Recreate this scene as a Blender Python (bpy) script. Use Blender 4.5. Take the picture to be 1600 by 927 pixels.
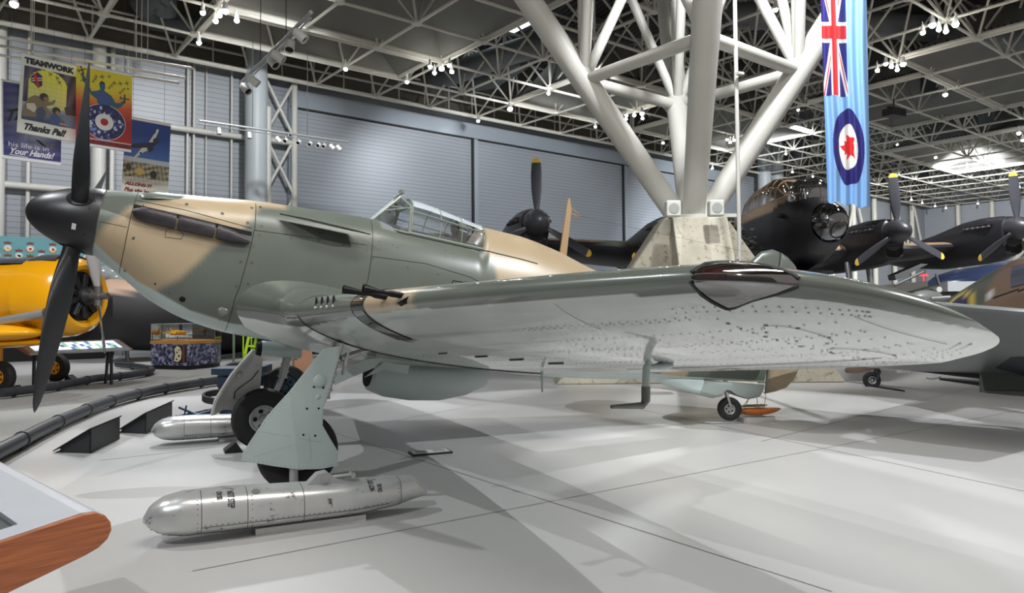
import bpy, bmesh, math, random
import numpy as np
from mathutils import Vector, Matrix

for o in list(bpy.data.objects): bpy.data.objects.remove(o)
SC = bpy.context.scene
COL = SC.collection
R = math.radians
random.seed(7)

# ------------------------------------------------------------------ camera
FPX = 1135.0
CAM = np.array([1.05, -7.87, 1.58])
YAW, PITCH, ROLL = R(26.3), R(1.93), R(-.45)
_f = np.array([math.sin(YAW)*math.cos(PITCH), math.cos(YAW)*math.cos(PITCH), math.sin(PITCH)])
_r = np.array([math.cos(YAW), -math.sin(YAW), 0.]); _u = np.cross(_r, _f)
_r, _u = _r*math.cos(ROLL)+_u*math.sin(ROLL), -_r*math.sin(ROLL)+_u*math.cos(ROLL)
cd = bpy.data.cameras.new('camera'); cam = bpy.data.objects.new('camera', cd); COL.objects.link(cam)
cd.sensor_width = 36; cd.lens = FPX*36/1600; cd.shift_y = -13.5/1600; cd.clip_end = 400
cam.matrix_world = Matrix(((_r[0], _u[0], -_f[0], CAM[0]), (_r[1], _u[1], -_f[1], CAM[1]), (_r[2], _u[2], -_f[2], CAM[2]), (0, 0, 0, 1)))
SC.camera = cam

# ------------------------------------------------------------------ world, exposure
SC.view_settings.view_transform = 'Standard'; SC.view_settings.look = 'None'
SC.view_settings.gamma = 1; SC.view_settings.exposure = 0.5; SC.view_settings.use_curve_mapping = False
wd = bpy.data.worlds.new('ambient_fill'); SC.world = wd; wd.use_nodes = True  # even ambient fill added, coming in where the hall is left open
wd.node_tree.nodes['Background'].inputs[0].default_value = (1, .93, .87, 1)
wd.node_tree.nodes['Background'].inputs[1].default_value = 0.3

TH = R(12.2)                                   # the hall's own axes: W along the door wall, N towards it
WV = np.array([math.cos(TH), math.sin(TH), 0]); NV = np.array([-WV[1], WV[0], 0])
def hall(w, n, z): return WV*w+NV*n+np.array([0, 0, z])

def spot(name, pos, aim, watt, ang=60, size=.15, blend=.35, col=(.93, .97, 1)):
    l = bpy.data.lights.new(name, 'SPOT'); l.energy = watt; l.spot_size = R(ang); l.spot_blend = blend
    l.shadow_soft_size = size; l.color = col
    o = bpy.data.objects.new(name, l); COL.objects.link(o); o.location = Vector(pos)
    o.rotation_euler = (Vector(aim)-Vector(pos)).to_track_quat('-Z', 'Y').to_euler()
    return o
def area(name, pos, aim, watt, sx, sy, col=(1, 1, 1)):
    l = bpy.data.lights.new(name, 'AREA'); l.shape = 'RECTANGLE'; l.size = sx; l.size_y = sy; l.energy = watt; l.color = col
    o = bpy.data.objects.new(name, l); COL.objects.link(o); o.location = Vector(pos)
    o.rotation_euler = (Vector(aim)-Vector(pos)).to_track_quat('-Z', 'Y').to_euler()
    return o
SPOTS = [  # lamps under the roof frame: position, aim, watts, cone
 ((15, -11, 11.6), (6.5, -2.5, 0), 9000, 50), ((-7, -9, 11.6), (4, -1, 0), 3800, 48), ((13, 6, 11.6), (7.5, 0, 0), 5000, 46),
 ((2, 10, 11.6), (1.5, 2.5, 0), 4500, 44), ((-5, 3, 11.6), (0.8, -1, 0), 3200, 44), ((7, -4, 11.8), (7.5, -4.5, 0), 2200, 46),
]
for i, (p, a, w_, an) in enumerate(SPOTS): spot('roof_spot', p, a, w_*.66, an, .06, .12)
for (p, a, w_, an) in [((6, 14, 11.6), hall(9, 24, 3), 2600, 95), ((18, 16, 11.6), hall(24, 24, 4), 3400, 95), ((-4, 12, 11.6), hall(-1, 24, 3), 2200, 95),
                       ((34, 20, 11.6), hall(44, 24, 4), 5000, 95), ((52, 22, 11.6), hall(70, 20, 5), 9000, 100), ((24, 4, 11.6), (28, 12, 0), 5000, 110),
                       ((40, 6, 11.6), (46, 12, 0), 6000, 120), ((10, 0, 11.6), (15, 8, 3), 3600, 70), ((2, 16, 11.6), (-2, 12, 0), 2200, 90), ((-5, 2, 10.5), (-1.2, 10, 1.5), 3000, 50), ((26, 6, 11.6), (32.5, 31.3, 6.4), 16000, 13)]:  # the lower spot on the left is added to brighten the yellow trainer
    spot('hall_spot', p, a, w_, an, .3, .5, (.95, .97, 1))
for (p, a, w_, sx, sy) in [((3.5, -4.5, 10.8), (3.2, -.8, 2.5), 480, 7, 1.2)]:
    area('added_highlight_area', p, a, w_, sx, sy, (1, .97, .92))  # soft area light added above the fighter to put highlights on its upper side

# ------------------------------------------------------------------ pixel -> point helpers (used once per object, with its real distance)
def ray(px): return _f+_r*(px[0]-800)/FPX-_u*(px[1]-450)/FPX
def at(px, y=None, z=None, D=None, pl=None, N=None):
    d = ray(px)
    if D is not None: t = D
    elif y is not None: t = (y-CAM[1])/d[1]
    elif z is not None: t = (z-CAM[2])/d[2]
    elif N is not None: t = (N-NV@CAM)/(NV@d)
    else: t = (pl[1]-pl[0]@CAM)/(pl[0]@d)
    return CAM+d*t

# ------------------------------------------------------------------ materials
MATS = {}
def mat(name, col, rough=.5, metal=0., var=0., vscale=6., bump=0., bscale=40., paint=False, emit=0., coat=0., spec=.5, dirt=None):
    if name in MATS: return MATS[name]
    m = bpy.data.materials.new(name); m.use_nodes = True; nt = m.node_tree; b = nt.nodes['Principled BSDF']
    b.inputs['Base Color'].default_value = (*col, 1); b.inputs['Roughness'].default_value = rough; b.inputs['Metallic'].default_value = metal
    b.inputs['Coat Weight'].default_value = coat; b.inputs['Specular IOR Level'].default_value = spec
    tc = nt.nodes.new('ShaderNodeTexCoord'); src = None
    if paint:
        a = nt.nodes.new('ShaderNodeVertexColor'); a.layer_name = 'paint'; src = a.outputs[0]
    if var or dirt:
        no = nt.nodes.new('ShaderNodeTexNoise'); no.inputs['Scale'].default_value = vscale; no.inputs['Detail'].default_value = 5
        nt.links.new(tc.outputs['Object'], no.inputs['Vector'])
        mr = nt.nodes.new('ShaderNodeMapRange'); mr.inputs[1].default_value = .3; mr.inputs[2].default_value = .7
        mr.inputs[3].default_value = 1-var; mr.inputs[4].default_value = 1+var; nt.links.new(no.outputs[0], mr.inputs[0])
        mx = nt.nodes.new('ShaderNodeVectorMath'); mx.operation = 'SCALE'; nt.links.new(mr.outputs[0], mx.inputs['Scale'])
        if src is not None: nt.links.new(src, mx.inputs[0])
        else: mx.inputs[0].default_value = col
        src = mx.outputs[0]
        if dirt:
            n2 = nt.nodes.new('ShaderNodeTexNoise'); n2.inputs['Scale'].default_value = dirt[1]; n2.inputs['Detail'].default_value = 8; n2.inputs['Roughness'].default_value = .7
            nt.links.new(tc.outputs['Object'], n2.inputs['Vector'])
            r2 = nt.nodes.new('ShaderNodeMapRange'); r2.inputs[1].default_value = dirt[2]; r2.inputs[2].default_value = dirt[2]+.05
            nt.links.new(n2.outputs[0], r2.inputs[0])
            m2 = nt.nodes.new('ShaderNodeMix'); m2.data_type = 'RGBA'; m2.inputs[7].default_value = (*dirt[0], 1)
            nt.links.new(r2.outputs[0], m2.inputs[0]); nt.links.new(src, m2.inputs[6]); src = m2.outputs[2]
    if src is not None: nt.links.new(src, b.inputs['Base Color'])
    if bump:
        n3 = nt.nodes.new('ShaderNodeTexNoise'); n3.inputs['Scale'].default_value = bscale; n3.inputs['Detail'].default_value = 4
        nt.links.new(tc.outputs['Object'], n3.inputs['Vector'])
        bp = nt.nodes.new('ShaderNodeBump'); bp.inputs['Strength'].default_value = bump; bp.inputs['Distance'].default_value = .02
        nt.links.new(n3.outputs[0], bp.inputs['Height']); nt.links.new(bp.outputs[0], b.inputs['Normal'])
    if emit: b.inputs['Emission Color'].default_value = (*col, 1); b.inputs['Emission Strength'].default_value = emit
    MATS[name] = m; return m
def glass(name, tint, gloss=.12, rough=.02):
    if name in MATS: return MATS[name]
    m = bpy.data.materials.new(name); m.use_nodes = True; nt = m.node_tree; nt.nodes.remove(nt.nodes['Principled BSDF'])
    out = nt.nodes['Material Output']; t = nt.nodes.new('ShaderNodeBsdfTransparent'); t.inputs[0].default_value = (*tint, 1)
    g = nt.nodes.new('ShaderNodeBsdfGlossy'); g.inputs['Roughness'].default_value = rough; g.inputs[0].default_value = (1, 1, 1, 1)
    lw = nt.nodes.new('ShaderNodeLayerWeight'); lw.inputs[0].default_value = .35
    ad = nt.nodes.new('ShaderNodeMath'); ad.operation = 'ADD'; ad.use_clamp = True; ad.inputs[1].default_value = gloss; nt.links.new(lw.outputs['Fresnel'], ad.inputs[0])
    mx = nt.nodes.new('ShaderNodeMixShader'); nt.links.new(ad.outputs[0], mx.inputs[0]); nt.links.new(t.outputs[0], mx.inputs[1]); nt.links.new(g.outputs[0], mx.inputs[2])
    nt.links.new(mx.outputs[0], out.inputs[0]); MATS[name] = m; return m
def banded(name, col, dark, axis, pitch, frac, rough=.5, metal=0., bump=.6):
    """horizontal laths or corrugation, by object coordinate"""
    if name in MATS: return MATS[name]
    m = mat(name, col, rough, metal, 0); nt = m.node_tree; b = nt.nodes['Principled BSDF']
    tc = nt.nodes.new('ShaderNodeTexCoord'); sp = nt.nodes.new('ShaderNodeSeparateXYZ'); nt.links.new(tc.outputs['Object'], sp.inputs[0])
    dv = nt.nodes.new('ShaderNodeMath'); dv.operation = 'DIVIDE'; dv.inputs[1].default_value = pitch; nt.links.new(sp.outputs[axis], dv.inputs[0])
    fr = nt.nodes.new('ShaderNodeMath'); fr.operation = 'FRACT'; nt.links.new(dv.outputs[0], fr.inputs[0])
    lt = nt.nodes.new('ShaderNodeMath'); lt.operation = 'LESS_THAN'; lt.inputs[1].default_value = frac; nt.links.new(fr.outputs[0], lt.inputs[0])
    mx = nt.nodes.new('ShaderNodeMix'); mx.data_type = 'RGBA'; mx.inputs[6].default_value = (*col, 1); mx.inputs[7].default_value = (*dark, 1)
    nt.links.new(lt.outputs[0], mx.inputs[0]); nt.links.new(mx.outputs[2], b.inputs['Base Color'])
    bp = nt.nodes.new('ShaderNodeBump'); bp.inputs['Strength'].default_value = bump; bp.inputs['Distance'].default_value = .03
    nt.links.new(fr.outputs[0], bp.inputs['Height']); nt.links.new(bp.outputs[0], b.inputs['Normal'])
    return m
def s(r, g, b):                                   # sRGB 0-255 -> linear
    f = lambda c: c/12.92 if c <= .04045 else ((c+.055)/1.055)**2.4
    return tuple(f(x/255) for x in (r, g, b))

# ------------------------------------------------------------------ mesh building
class G:
    def __init__(self): self.v = []; self.f = []; self.m = []
    def add(self, vs, fs, mi=0):
        k = len(self.v); self.v += [tuple(map(float, p)) for p in vs]
        self.f += [tuple(i+k for i in f) for f in fs]; self.m += [mi]*len(fs); return self
    def box(self, c, sz, mi=0, ax=None):
        ax = np.eye(3) if ax is None else np.array(ax, float); c = np.array(c, float); h = np.array(sz, float)/2
        vs = [c+ax[0]*a*h[0]+ax[1]*b*h[1]+ax[2]*d*h[2] for a in (-1, 1) for b in (-1, 1) for d in (-1, 1)]
        return self.add(vs, [(0, 1, 3, 2), (4, 6, 7, 5), (0, 4, 5, 1), (2, 3, 7, 6), (0, 2, 6, 4), (1, 5, 7, 3)], mi)
    def frame(self, d):
        d = np.array(d, float); d = d/np.linalg.norm(d); a = np.array([0, 0, 1.]) if abs(d[2]) < .9 else np.array([1., 0, 0])
        x = np.cross(a, d); x /= np.linalg.norm(x); return x, np.cross(d, x), d
    def tube(self, p, q, r0, r1=None, n=10, mi=0, caps=True):
        r1 = r0 if r1 is None else r1; p = np.array(p, float); q = np.array(q, float); x, y, d = self.frame(q-p)
        vs = []; fs = []
        for c, r in ((p, r0), (q, r1)):
            for i in range(n):
                a = 2*math.pi*i/n; vs.append(c+(x*math.cos(a)+y*math.sin(a))*r)
        for i in range(n): fs.append((i, (i+1) % n, n+(i+1) % n, n+i))
        if caps: fs += [tuple(range(n-1, -1, -1)), tuple(range(n, 2*n))]
        return self.add(vs, fs, mi)
    def path(self, pts, r, n=8, mi=0, closed=False, caps=True):
        pts = [np.array(p, float) for p in pts]; k = len(pts); vs = []; fs = []
        rr = r if hasattr(r, '__len__') else [r]*k; px = None
        for i, p in enumerate(pts):
            a = pts[(i-1) % k] if (i > 0 or closed) else p; b = pts[(i+1) % k] if (i < k-1 or closed) else p
            d = b-a; d = d/np.linalg.norm(d)
            if px is None: x, y, _ = self.frame(d)
            else:
                x = px-d*(px@d); x /= np.linalg.norm(x); y = np.cross(d, x)
            px = x
            for j in range(n):
                t = 2*math.pi*j/n; vs.append(p+(x*math.cos(t)+y*math.sin(t))*rr[i])
        for i in range(k if closed else k-1):
            for j in range(n):
                fs.append((i*n+j, i*n+(j+1) % n, ((i+1) % k)*n+(j+1) % n, ((i+1) % k)*n+j))
        if caps and not closed: fs += [tuple(range(n-1, -1, -1)), tuple(range((k-1)*n, k*n))]
        return self.add(vs, fs, mi)
    def lathe(self, o, d, prof, n=32, mi=0, ux=None):
        """prof: (distance along d, radius)"""
        x, y, d = self.frame(d); o = np.array(o, float); vs = []; fs = []; k = len(prof)
        for (t, r) in prof:
            for j in range(n):
                a = 2*math.pi*j/n; vs.append(o+d*t+(x*math.cos(a)+y*math.sin(a))*max(r, 1e-4))
        for i in range(k-1):
            for j in range(n): fs.append((i*n+j, i*n+(j+1) % n, (i+1)*n+(j+1) % n, (i+1)*n+j))
        return self.add(vs, fs, mi)
    def sphere(self, c, r, nu=16, nv=10, mi=0, sc=(1, 1, 1)):
        vs = []; fs = []; c = np.array(c, float)
        for i in range(nv+1):
            t = math.pi*i/nv
            for j in range(nu):
                a = 2*math.pi*j/nu; vs.append(c+np.array([math.sin(t)*math.cos(a)*sc[0], math.sin(t)*math.sin(a)*sc[1], math.cos(t)*sc[2]])*r)
        for i in range(nv):
            for j in range(nu): fs.append((i*nu+j, (i+1)*nu+j, (i+1)*nu+(j+1) % nu, i*nu+(j+1) % nu))
        return self.add(vs, fs, mi)
    def prism(self, pts, vec, mi=0):
        """polygon (3-D points) given thickness along vec"""
        k = len(pts); a = [np.array(p, float) for p in pts]; b = [p+np.array(vec, float) for p in a]
        fs = [tuple(range(k-1, -1, -1)), tuple(range(k, 2*k))]+[(i, (i+1) % k, k+(i+1) % k, k+i) for i in range(k)]
        return self.add(a+b, fs, mi)
    def grid(self, rows, mi=0, cu=False, cv=False):
        """rows of equal length points; cu closes the rows, cv closes each row"""
        nr = len(rows); nc = len(rows[0]); vs = [p for r in rows for p in r]; fs = []; ms = []
        for i in range(nr if cu else nr-1):
            for j in range(nc if cv else nc-1):
                fs.append((i*nc+j, i*nc+(j+1) % nc, ((i+1) % nr)*nc+(j+1) % nc, ((i+1) % nr)*nc+j))
        return self.add(vs, fs, mi)
    def disc(self, c, nrm, r, n=8, mi=0):
        x, y, d = self.frame(nrm); c = np.array(c, float)
        return self.add([c+(x*math.cos(2*math.pi*i/n)+y*math.sin(2*math.pi*i/n))*r for i in range(n)], [tuple(range(n))], mi)
    def text(self, txt, o, ux, uy, size, mi=0, align='LEFT', shear=0., thick=.0, bold=0.0):
        c = bpy.data.curves.new('t', 'FONT'); c.body = txt; c.size = size; c.align_x = align; c.shear = shear; c.extrude = thick; c.offset = bold; c.resolution_u = 3
        ob = bpy.data.objects.new('t', c); COL.objects.link(ob); dg = bpy.context.evaluated_depsgraph_get()
        me = bpy.data.meshes.new_from_object(ob.evaluated_get(dg)); ux = np.array(ux, float); uy = np.array(uy, float); o = np.array(o, float); uz = np.cross(ux, uy)
        self.add([o+ux*v.co.x+uy*v.co.y+uz*v.co.z for v in me.vertices], [tuple(p.vertices) for p in me.polygons], mi)
        bpy.data.objects.remove(ob); bpy.data.curves.remove(c); bpy.data.meshes.remove(me); return self
    def build(self, name, mats, parent=None, paint=None, smooth=40, fix=True, label=None):
        mats = mats if isinstance(mats, (list, tuple)) else [mats]
        root = parent
        while root is not None and root.parent is not None: root = root.parent
        off = np.array(root['_o']) if root is not None else np.zeros(3)
        me = bpy.data.meshes.new(name); me.from_pydata([tuple(np.array(p)-off) for p in self.v], [], self.f)
        for m in mats: me.materials.append(m)
        me.polygons.foreach_set('material_index', self.m)
        if fix:
            b = bmesh.new(); b.from_mesh(me); bmesh.ops.recalc_face_normals(b, faces=b.faces); b.to_mesh(me); b.free()
        if smooth:
            me.shade_smooth(); me.set_sharp_from_angle(angle=R(smooth))
        if paint is not None:
            ca = me.color_attributes.new('paint', 'FLOAT_COLOR', 'POINT'); arr = np.ones((len(self.v), 4)); arr[:, :3] = paint(np.array(self.v)); ca.data.foreach_set('color', arr.ravel())
        o = bpy.data.objects.new(name, me); COL.objects.link(o)
        if parent is not None: o.parent = parent
        if label: o['label'] = label
        return o
def thing(name, loc, label, cat, group=None):
    o = bpy.data.objects.new(name, None); COL.objects.link(o); o.location = Vector(loc); o['_o'] = [float(x) for x in loc]
    o.empty_display_size = .2; o['label'] = label; o['category'] = cat
    if group: o['group'] = group
    return o
def tag(o, label, cat, group=None, kind=None):
    if label: o['label'] = label; o['category'] = cat
    if group: o['group'] = group
    if kind: o['kind'] = kind
    return o
def struct(o): o['kind'] = 'structure'; return o
def clone(o, loc, label=None, rotz=None):
    def rec(a, par):
        c = a.copy(); COL.objects.link(c); c.parent = par
        for ch in list(a.children): rec(ch, c)
        return c
    c = rec(o, None); c.location = Vector(loc); c['_o'] = [float(x) for x in loc]
    if rotz is not None: c.rotation_euler = (0, 0, rotz)
    if label: c['label'] = label
    return c
def pchip(xs, ys):
    xs = np.array(xs, float); ys = np.array(ys, float); h = np.diff(xs); d = np.diff(ys)/h; m = np.zeros(len(xs))
    m[0] = d[0]; m[-1] = d[-1]
    for i in range(1, len(xs)-1):
        if d[i-1]*d[i] > 0:
            w1 = 2*h[i]+h[i-1]; w2 = h[i]+2*h[i-1]; m[i] = (w1+w2)/(w1/d[i-1]+w2/d[i])
    def f(x):
        x = np.clip(x, xs[0], xs[-1]); i = np.clip(np.searchsorted(xs, x)-1, 0, len(xs)-2); t = (x-xs[i])/h[i]
        return (2*t**3-3*t**2+1)*ys[i]+(t**3-2*t**2+t)*h[i]*m[i]+(-2*t**3+3*t**2)*ys[i+1]+(t**3-t**2)*h[i]*m[i+1]
    return f
def inpoly(P, x, y):
    ins = np.zeros(len(x), bool); n = len(P)
    for i in range(n):
        x0, y0 = P[i]; x1, y1 = P[(i+1) % n]
        c = ((y0 > y) != (y1 > y)) & (x < (x1-x0)*(y-y0)/((y1-y0) if y1 != y0 else 1e-9)+x0); ins ^= c
    return ins
def sdpoly(P, x, y):
    """signed distance, negative inside"""
    d = np.full(len(x), 1e9); n = len(P)
    for i in range(n):
        ax, ay = P[i]; bx, by = P[(i+1) % n]; dx, dy = bx-ax, by-ay
        t = np.clip(((x-ax)*dx+(y-ay)*dy)/(dx*dx+dy*dy+1e-12), 0, 1); d = np.minimum(d, np.hypot(x-ax-t*dx, y-ay-t*dy))
    return np.where(inpoly(P, x, y), -d, d)
# ================================================================== SETTING
floor_m = mat('painted_concrete', s(171, 170, 168), .36, 0, .035, .8, .03, 3)
joint_m = mat('floor_joint', s(120, 116, 108), .7)
carpet_m = mat('grey_carpet', s(138, 137, 133), .95, 0, .1, 60, .5, 300)
FL = G(); FL.add([(-40, -30, 0), (110, -30, 0), (110, 70, 0), (-40, 70, 0)], [(0, 1, 2, 3)])
struct(FL.build('floor', floor_m, smooth=0))
def strip(g, a, b, w, z, mi=0):
    a = np.array([a[0], a[1], z]); b = np.array([b[0], b[1], z]); d = (b-a)/np.linalg.norm(b-a); n = np.array([-d[1], d[0], 0])*w/2
    g.add([a-n, b-n, b+n, a+n], [(0, 1, 2, 3)], mi)
g = G()
for (p, q) in [((300, 893), (1600, 640)), ((470, 660), (1300, 925)), ((1190, 690), (1600, 585)), ((155, 720), (420, 690)), ((1000, 640), (1600, 768)), ((820, 620), (560, 668))]:
    strip(g, at(p, z=0), at(q, z=0), .012, .002)
struct(g.build('trim_1', joint_m, smooth=0))
RAIL = [(-2.2, -6), (-.9, -1.2), (-.43, 1.72), (-.2, 3.4), (.05, 4.72), (.3, 5.9), (.66, 7.0), (1.1, 7.9), (1.67, 8.75), (2.65, 9.89), (4.0, 11.2)]
g = G()
pl = RAIL+[(6.2, 13.5), (9, 18), (10, 27), (-14, 20), (-14, -8)]
g.add([(x, y, .006) for x, y in pl], [tuple(range(len(pl)))])
struct(g.build('trim_2', carpet_m, smooth=0))
isl = [(-9, 4), (-1.53, 8.82), (-.95, 9.6), (-.5, 10.5), (-.12, 11.55), (.5, 12.2), (.95, 13.2), (1.0, 14.2), (.6, 15.6), (.1, 16.8), (-.3, 18), (0, 26), (-14, 20)]
g = G(); g.add([(x, y, .012) for x, y in isl], [tuple(range(len(isl)))]); struct(g.build('trim_3', floor_m, smooth=0))

# ---- door wall and end wall
NW = 24.3
white = mat('white_paint', s(194, 194, 188), .45, 0, .03, 3)
frame_m = mat('roof_frame_paint', s(205, 203, 192), .5, 0, .03, 2)
def siding(name, k=1.0): return banded(name, tuple(c*k for c in s(146, 152, 158)), tuple(c*k for c in s(88, 82, 80)), 2, .21, .07, .42, .0, .35)
side_m = siding('siding_laths')
def hbox(g, w0, w1, n0, n1, z0, z1, mi=0):
    g.box(hall((w0+w1)/2, (n0+n1)/2, (z0+z1)/2), (w1-w0, n1-n0, z1-z0), mi, [WV, NV, (0, 0, 1)])
g = G(); hbox(g, -14, 80.4, NW, NW+.3, 0, 12.4); struct(g.build('wall_north', side_m, smooth=0))
g = G(); hbox(g, -14, 80.4, NW+.1, NW+.4, 12.4, 15.8); struct(g.build('wall_north_upper', mat('dark_cladding', s(96, 92, 84), .8), smooth=0))
g = G(); hbox(g, 80, 80.4, -16, NW+.3, 0, 15.8); struct(g.build('wall_east', siding('siding_laths_east', 1.15), smooth=0))
g = G(); hbox(g, -14.3, -14, -16, NW+.3, 0, 15.8); struct(g.build('wall_west', side_m, smooth=0))
door_m = banded('shutter_laths', s(140, 147, 155), s(98, 98, 100), 2, .19, .08, .38, .15, .4)
edge_m = mat('door_track', s(30, 32, 34), .5); rail_m = mat('door_rail', s(150, 160, 170), .4, .3)
k = 1
for (a, b) in [(12.1, 22.1), (22.5, 34.0), (34.4, 46.6)]:
    g = G(); hbox(g, a, b, NW-.16, NW-.02, 0, 11.0)
    o = struct(g.build('door_%d' % k, door_m, smooth=0))
    g = G(); hbox(g, a-.2, b+.2, NW-.3, NW-.02, 11.06, 11.75); hbox(g, a-.2, b+.2, NW-.34, NW-.02, 11.0, 11.06, 1)
    hbox(g, a-.22, a-.08, NW-.34, NW-.02, 0, 11.06, 0); hbox(g, b+.08, b+.2, NW-.34, NW-.02, 0, 11.06, 0); hbox(g, b, b+.08, NW-.3, NW-.02, 0, 11.06, 1)
    struct(g.build('door_%d_frame' % k, [rail_m, edge_m], smooth=0)); k += 1

# ---- columns, rails and bracing against the walls
def wcol(name, w, n, r, label, z1=12.2, m=white, seg=14):
    g = G(); g.tube(hall(w, n, 0), hall(w, n, z1), r, n=seg); return struct(g.build(name, m))
t = 1
for w, n, r in [(1.1, 23.9, .2), (2.0, 24.1, .07), (4.25, 23.9, .24), (4.75, 24.1, .09), (7.55, 24.1, .05), (7.8, 24.1, .05), (8.3, 24.1, .02), (9.35, 24.1, .05), (5.3, 24.1, .02)]:
    struct(wcol('trim_%d' % (3+t), w, n, r, '')); t += 1
struct(wcol('trim_20', 10.1, 23.2, .46, '', 14.5, mat('grey_column', s(172, 180, 184), .45)))
for w in (48.5, 50.2): struct(wcol('trim_2%d' % int(w-47), w, 23.0, .5, '', 14.5, mat('grey_column', s(172, 180, 184), .45)))
g = G()
for z in (6.35, 9.3): g.tube(hall(-13, 23.95, z), hall(10.5, 23.95, z), .13)
g.tube(hall(10.6, 23.7, 9.3), hall(12, 23.7, 9.3), .12)
struct(g.build('trim_30', white))
g = G()                                         # braced tower beside the big doors
for w in (10.65, 12.0): g.tube(hall(w, 23.7, 0), hall(w, 23.7, 12.2), .14)
for i in range(5):
    z0 = 12.1-2.6*(i+1); z1 = z0+2.6
    g.tube(hall(10.65, 23.7, z1), hall(12.0, 23.7, z0), .07); g.tube(hall(10.65, 23.7, z0), hall(12.0, 23.7, z1), .07)
g.tube(hall(10.6, 23.2, 0), hall(10.6, 23.2, 10.6), .16)
struct(g.build('trim_31', white))
g = G()                                         # far bracing: last bays of the door wall and the east wall
for w in (52, 57, 60, 64, 68, 72, 76): g.tube(hall(w, 23.9, 0), hall(w, 23.9, 12.2), .22)
for w in (54, 62, 70, 74): g.tube(hall(w, 23.9, 6), hall(w+2.5, 23.9, 12), .12); g.tube(hall(w+5, 23.9, 6), hall(w+2.5, 23.9, 12), .12)
for n in (21, 18, 15.2, 14.4, 8.6, 8, 3, -2): g.tube(hall(79.6, n, 0), hall(79.6, n, 12.2), .22)
for n in (11.5, 3): 
    g.tube(hall(79.4, n, 12), hall(79.4, n+6, 4.5), .22); g.tube(hall(79.4, n, 12), hall(79.4, n-6, 4.5), .22)
for z in (6.5,): g.tube(hall(48, 23.6, z), hall(80, 23.6, z), .15)
struct(g.build('trim_32', frame_m))

# ---- roof: deck, two-layer space frame, canvas hoods, ducts
deck_m = banded('roof_deck', s(84, 84, 84), s(44, 44, 44), 0, .3, .35, .8, 0, .5)
g = G(); hbox(g, -9, 80.4, -9.5, NW+.4, 15.9, 16.1); struct(g.build('ceiling', deck_m, smooth=0))
ZB, ZT = 12.0, 14.85
WS = [.8+3*i for i in range(-3, 27)]; NS = [23.2-2.95*j for j in range(0, 11)]
def bn(i, j): return hall(WS[i], NS[j], ZB)
def tn(i, j): return hall(WS[i]+1.5, NS[j]-1.475, ZT)
g = G(); ni, nj = len(WS), len(NS)
for i in range(ni):
    for j in range(nj):
        if i < ni-1: g.tube(bn(i, j), bn(i+1, j), .105 if j == 0 else .06, n=7, caps=False)
        if j < nj-1: g.tube(bn(i, j), bn(i, j+1), .06, n=7, caps=False)
        g.tube(bn(i, j)-(0, 0, .05), bn(i, j)+np.array([0, 0, .05]), .2, n=8)
        if i < ni-1 and j < nj-1:
            if i < ni-2: g.tube(tn(i, j), tn(i+1, j), .06, n=6, caps=False)
            if j < nj-2: g.tube(tn(i, j), tn(i, j+1), .06, n=6, caps=False)
            g.tube(tn(i, j)-(0, 0, .05), tn(i, j)+np.array([0, 0, .12]), .17, n=7)
            for a, b in ((0, 0), (1, 0), (0, 1), (1, 1)): g.tube(bn(i+a, j+b), tn(i, j), .05, n=6, caps=False)
for w in np.arange(-8, 80, 1.5): g.tube(hall(w, 23.9, 12.3), hall(w, 23.9, 13.6), .035, n=5)
g.tube(hall(-9, 23.9, 12.9), hall(80, 23.9, 12.9), .06); g.tube(hall(-9, 23.7, 13.5), hall(80, 23.7, 13.5), .05)
struct(g.build('roof_frame', frame_m))
canvas_m = mat('hood_canvas', s(128, 128, 123), .85, 0, .05, 1.2, .15, 6)
def hood(w0, n0, w1, n1, name):
    g = G(); zc = 16.0; cw, cn = (w0+w1)/2, (n0+n1)/2; k = .16
    def P(w, n, z): return hall(w, n, z)
    low = [(w0, n0), (w1, n0), (w1, n1), (w0, n1)]; up = [(cw+(a-cw)*k, cn+(b-cn)*k) for a, b in low]
    N = 10
    for e in range(4):
        a, b = low[e], low[(e+1) % 4]; c, d = up[e], up[(e+1) % 4]; rows = []
        for i in range(N+1):
            u_ = i/N; rows.append([P(a[0]+(b[0]-a[0])*u_+(c[0]+(d[0]-c[0])*u_-a[0]-(b[0]-a[0])*u_)*v,
                                     a[1]+(b[1]-a[1])*u_+(c[1]+(d[1]-c[1])*u_-a[1]-(b[1]-a[1])*u_)*v, ZB+.12+(zc-ZB)*v-.35*math.sin(math.pi*v)) for v in np.linspace(0, 1, 7)])
        g.grid(rows)
    for e in range(4):                          # laced hem
        a, b = low[e], low[(e+1) % 4]; g.tube(P(*a, ZB+.12), P(*b, ZB+.12), .11, n=8, mi=1)
        m = 40
        for i in range(m):
            u_ = (i+.5)/m; g.box(P(a[0]+(b[0]-a[0])*u_, a[1]+(b[1]-a[1])*u_, ZB+.27), (.05, .05, .12), 2)
    return struct(g.build(name, [canvas_m, frame_m, edge_m], smooth=30, fix=False))
hood(6.8, 8.45, 15.8, 17.3, 'canvas_hood')
hood(6.95, 17.75, 15.4, 20.3, 'canvas_hood')
hood(-8.2, 17.3, -.8, 8.45, 'canvas_hood')
hood(30.8, -3.3, 42.8, 5.5, 'canvas_hood'); hood(33.8, 5.8, 42.8, 11.2, 'canvas_hood'); hood(30.8, 14.35, 39.8, 20.3, 'canvas_hood')
hood(48.8, 5.5, 60.8, 14.35, 'canvas_hood'); hood(21.8, 14.35, 27.8, 20.25, 'canvas_hood'); hood(48.8, -6.25, 57.8, 2.55, 'canvas_hood')
pane_m = mat('skylight_pane', (.85, .95, 1), .4, 0, emit=2.2)
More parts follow.
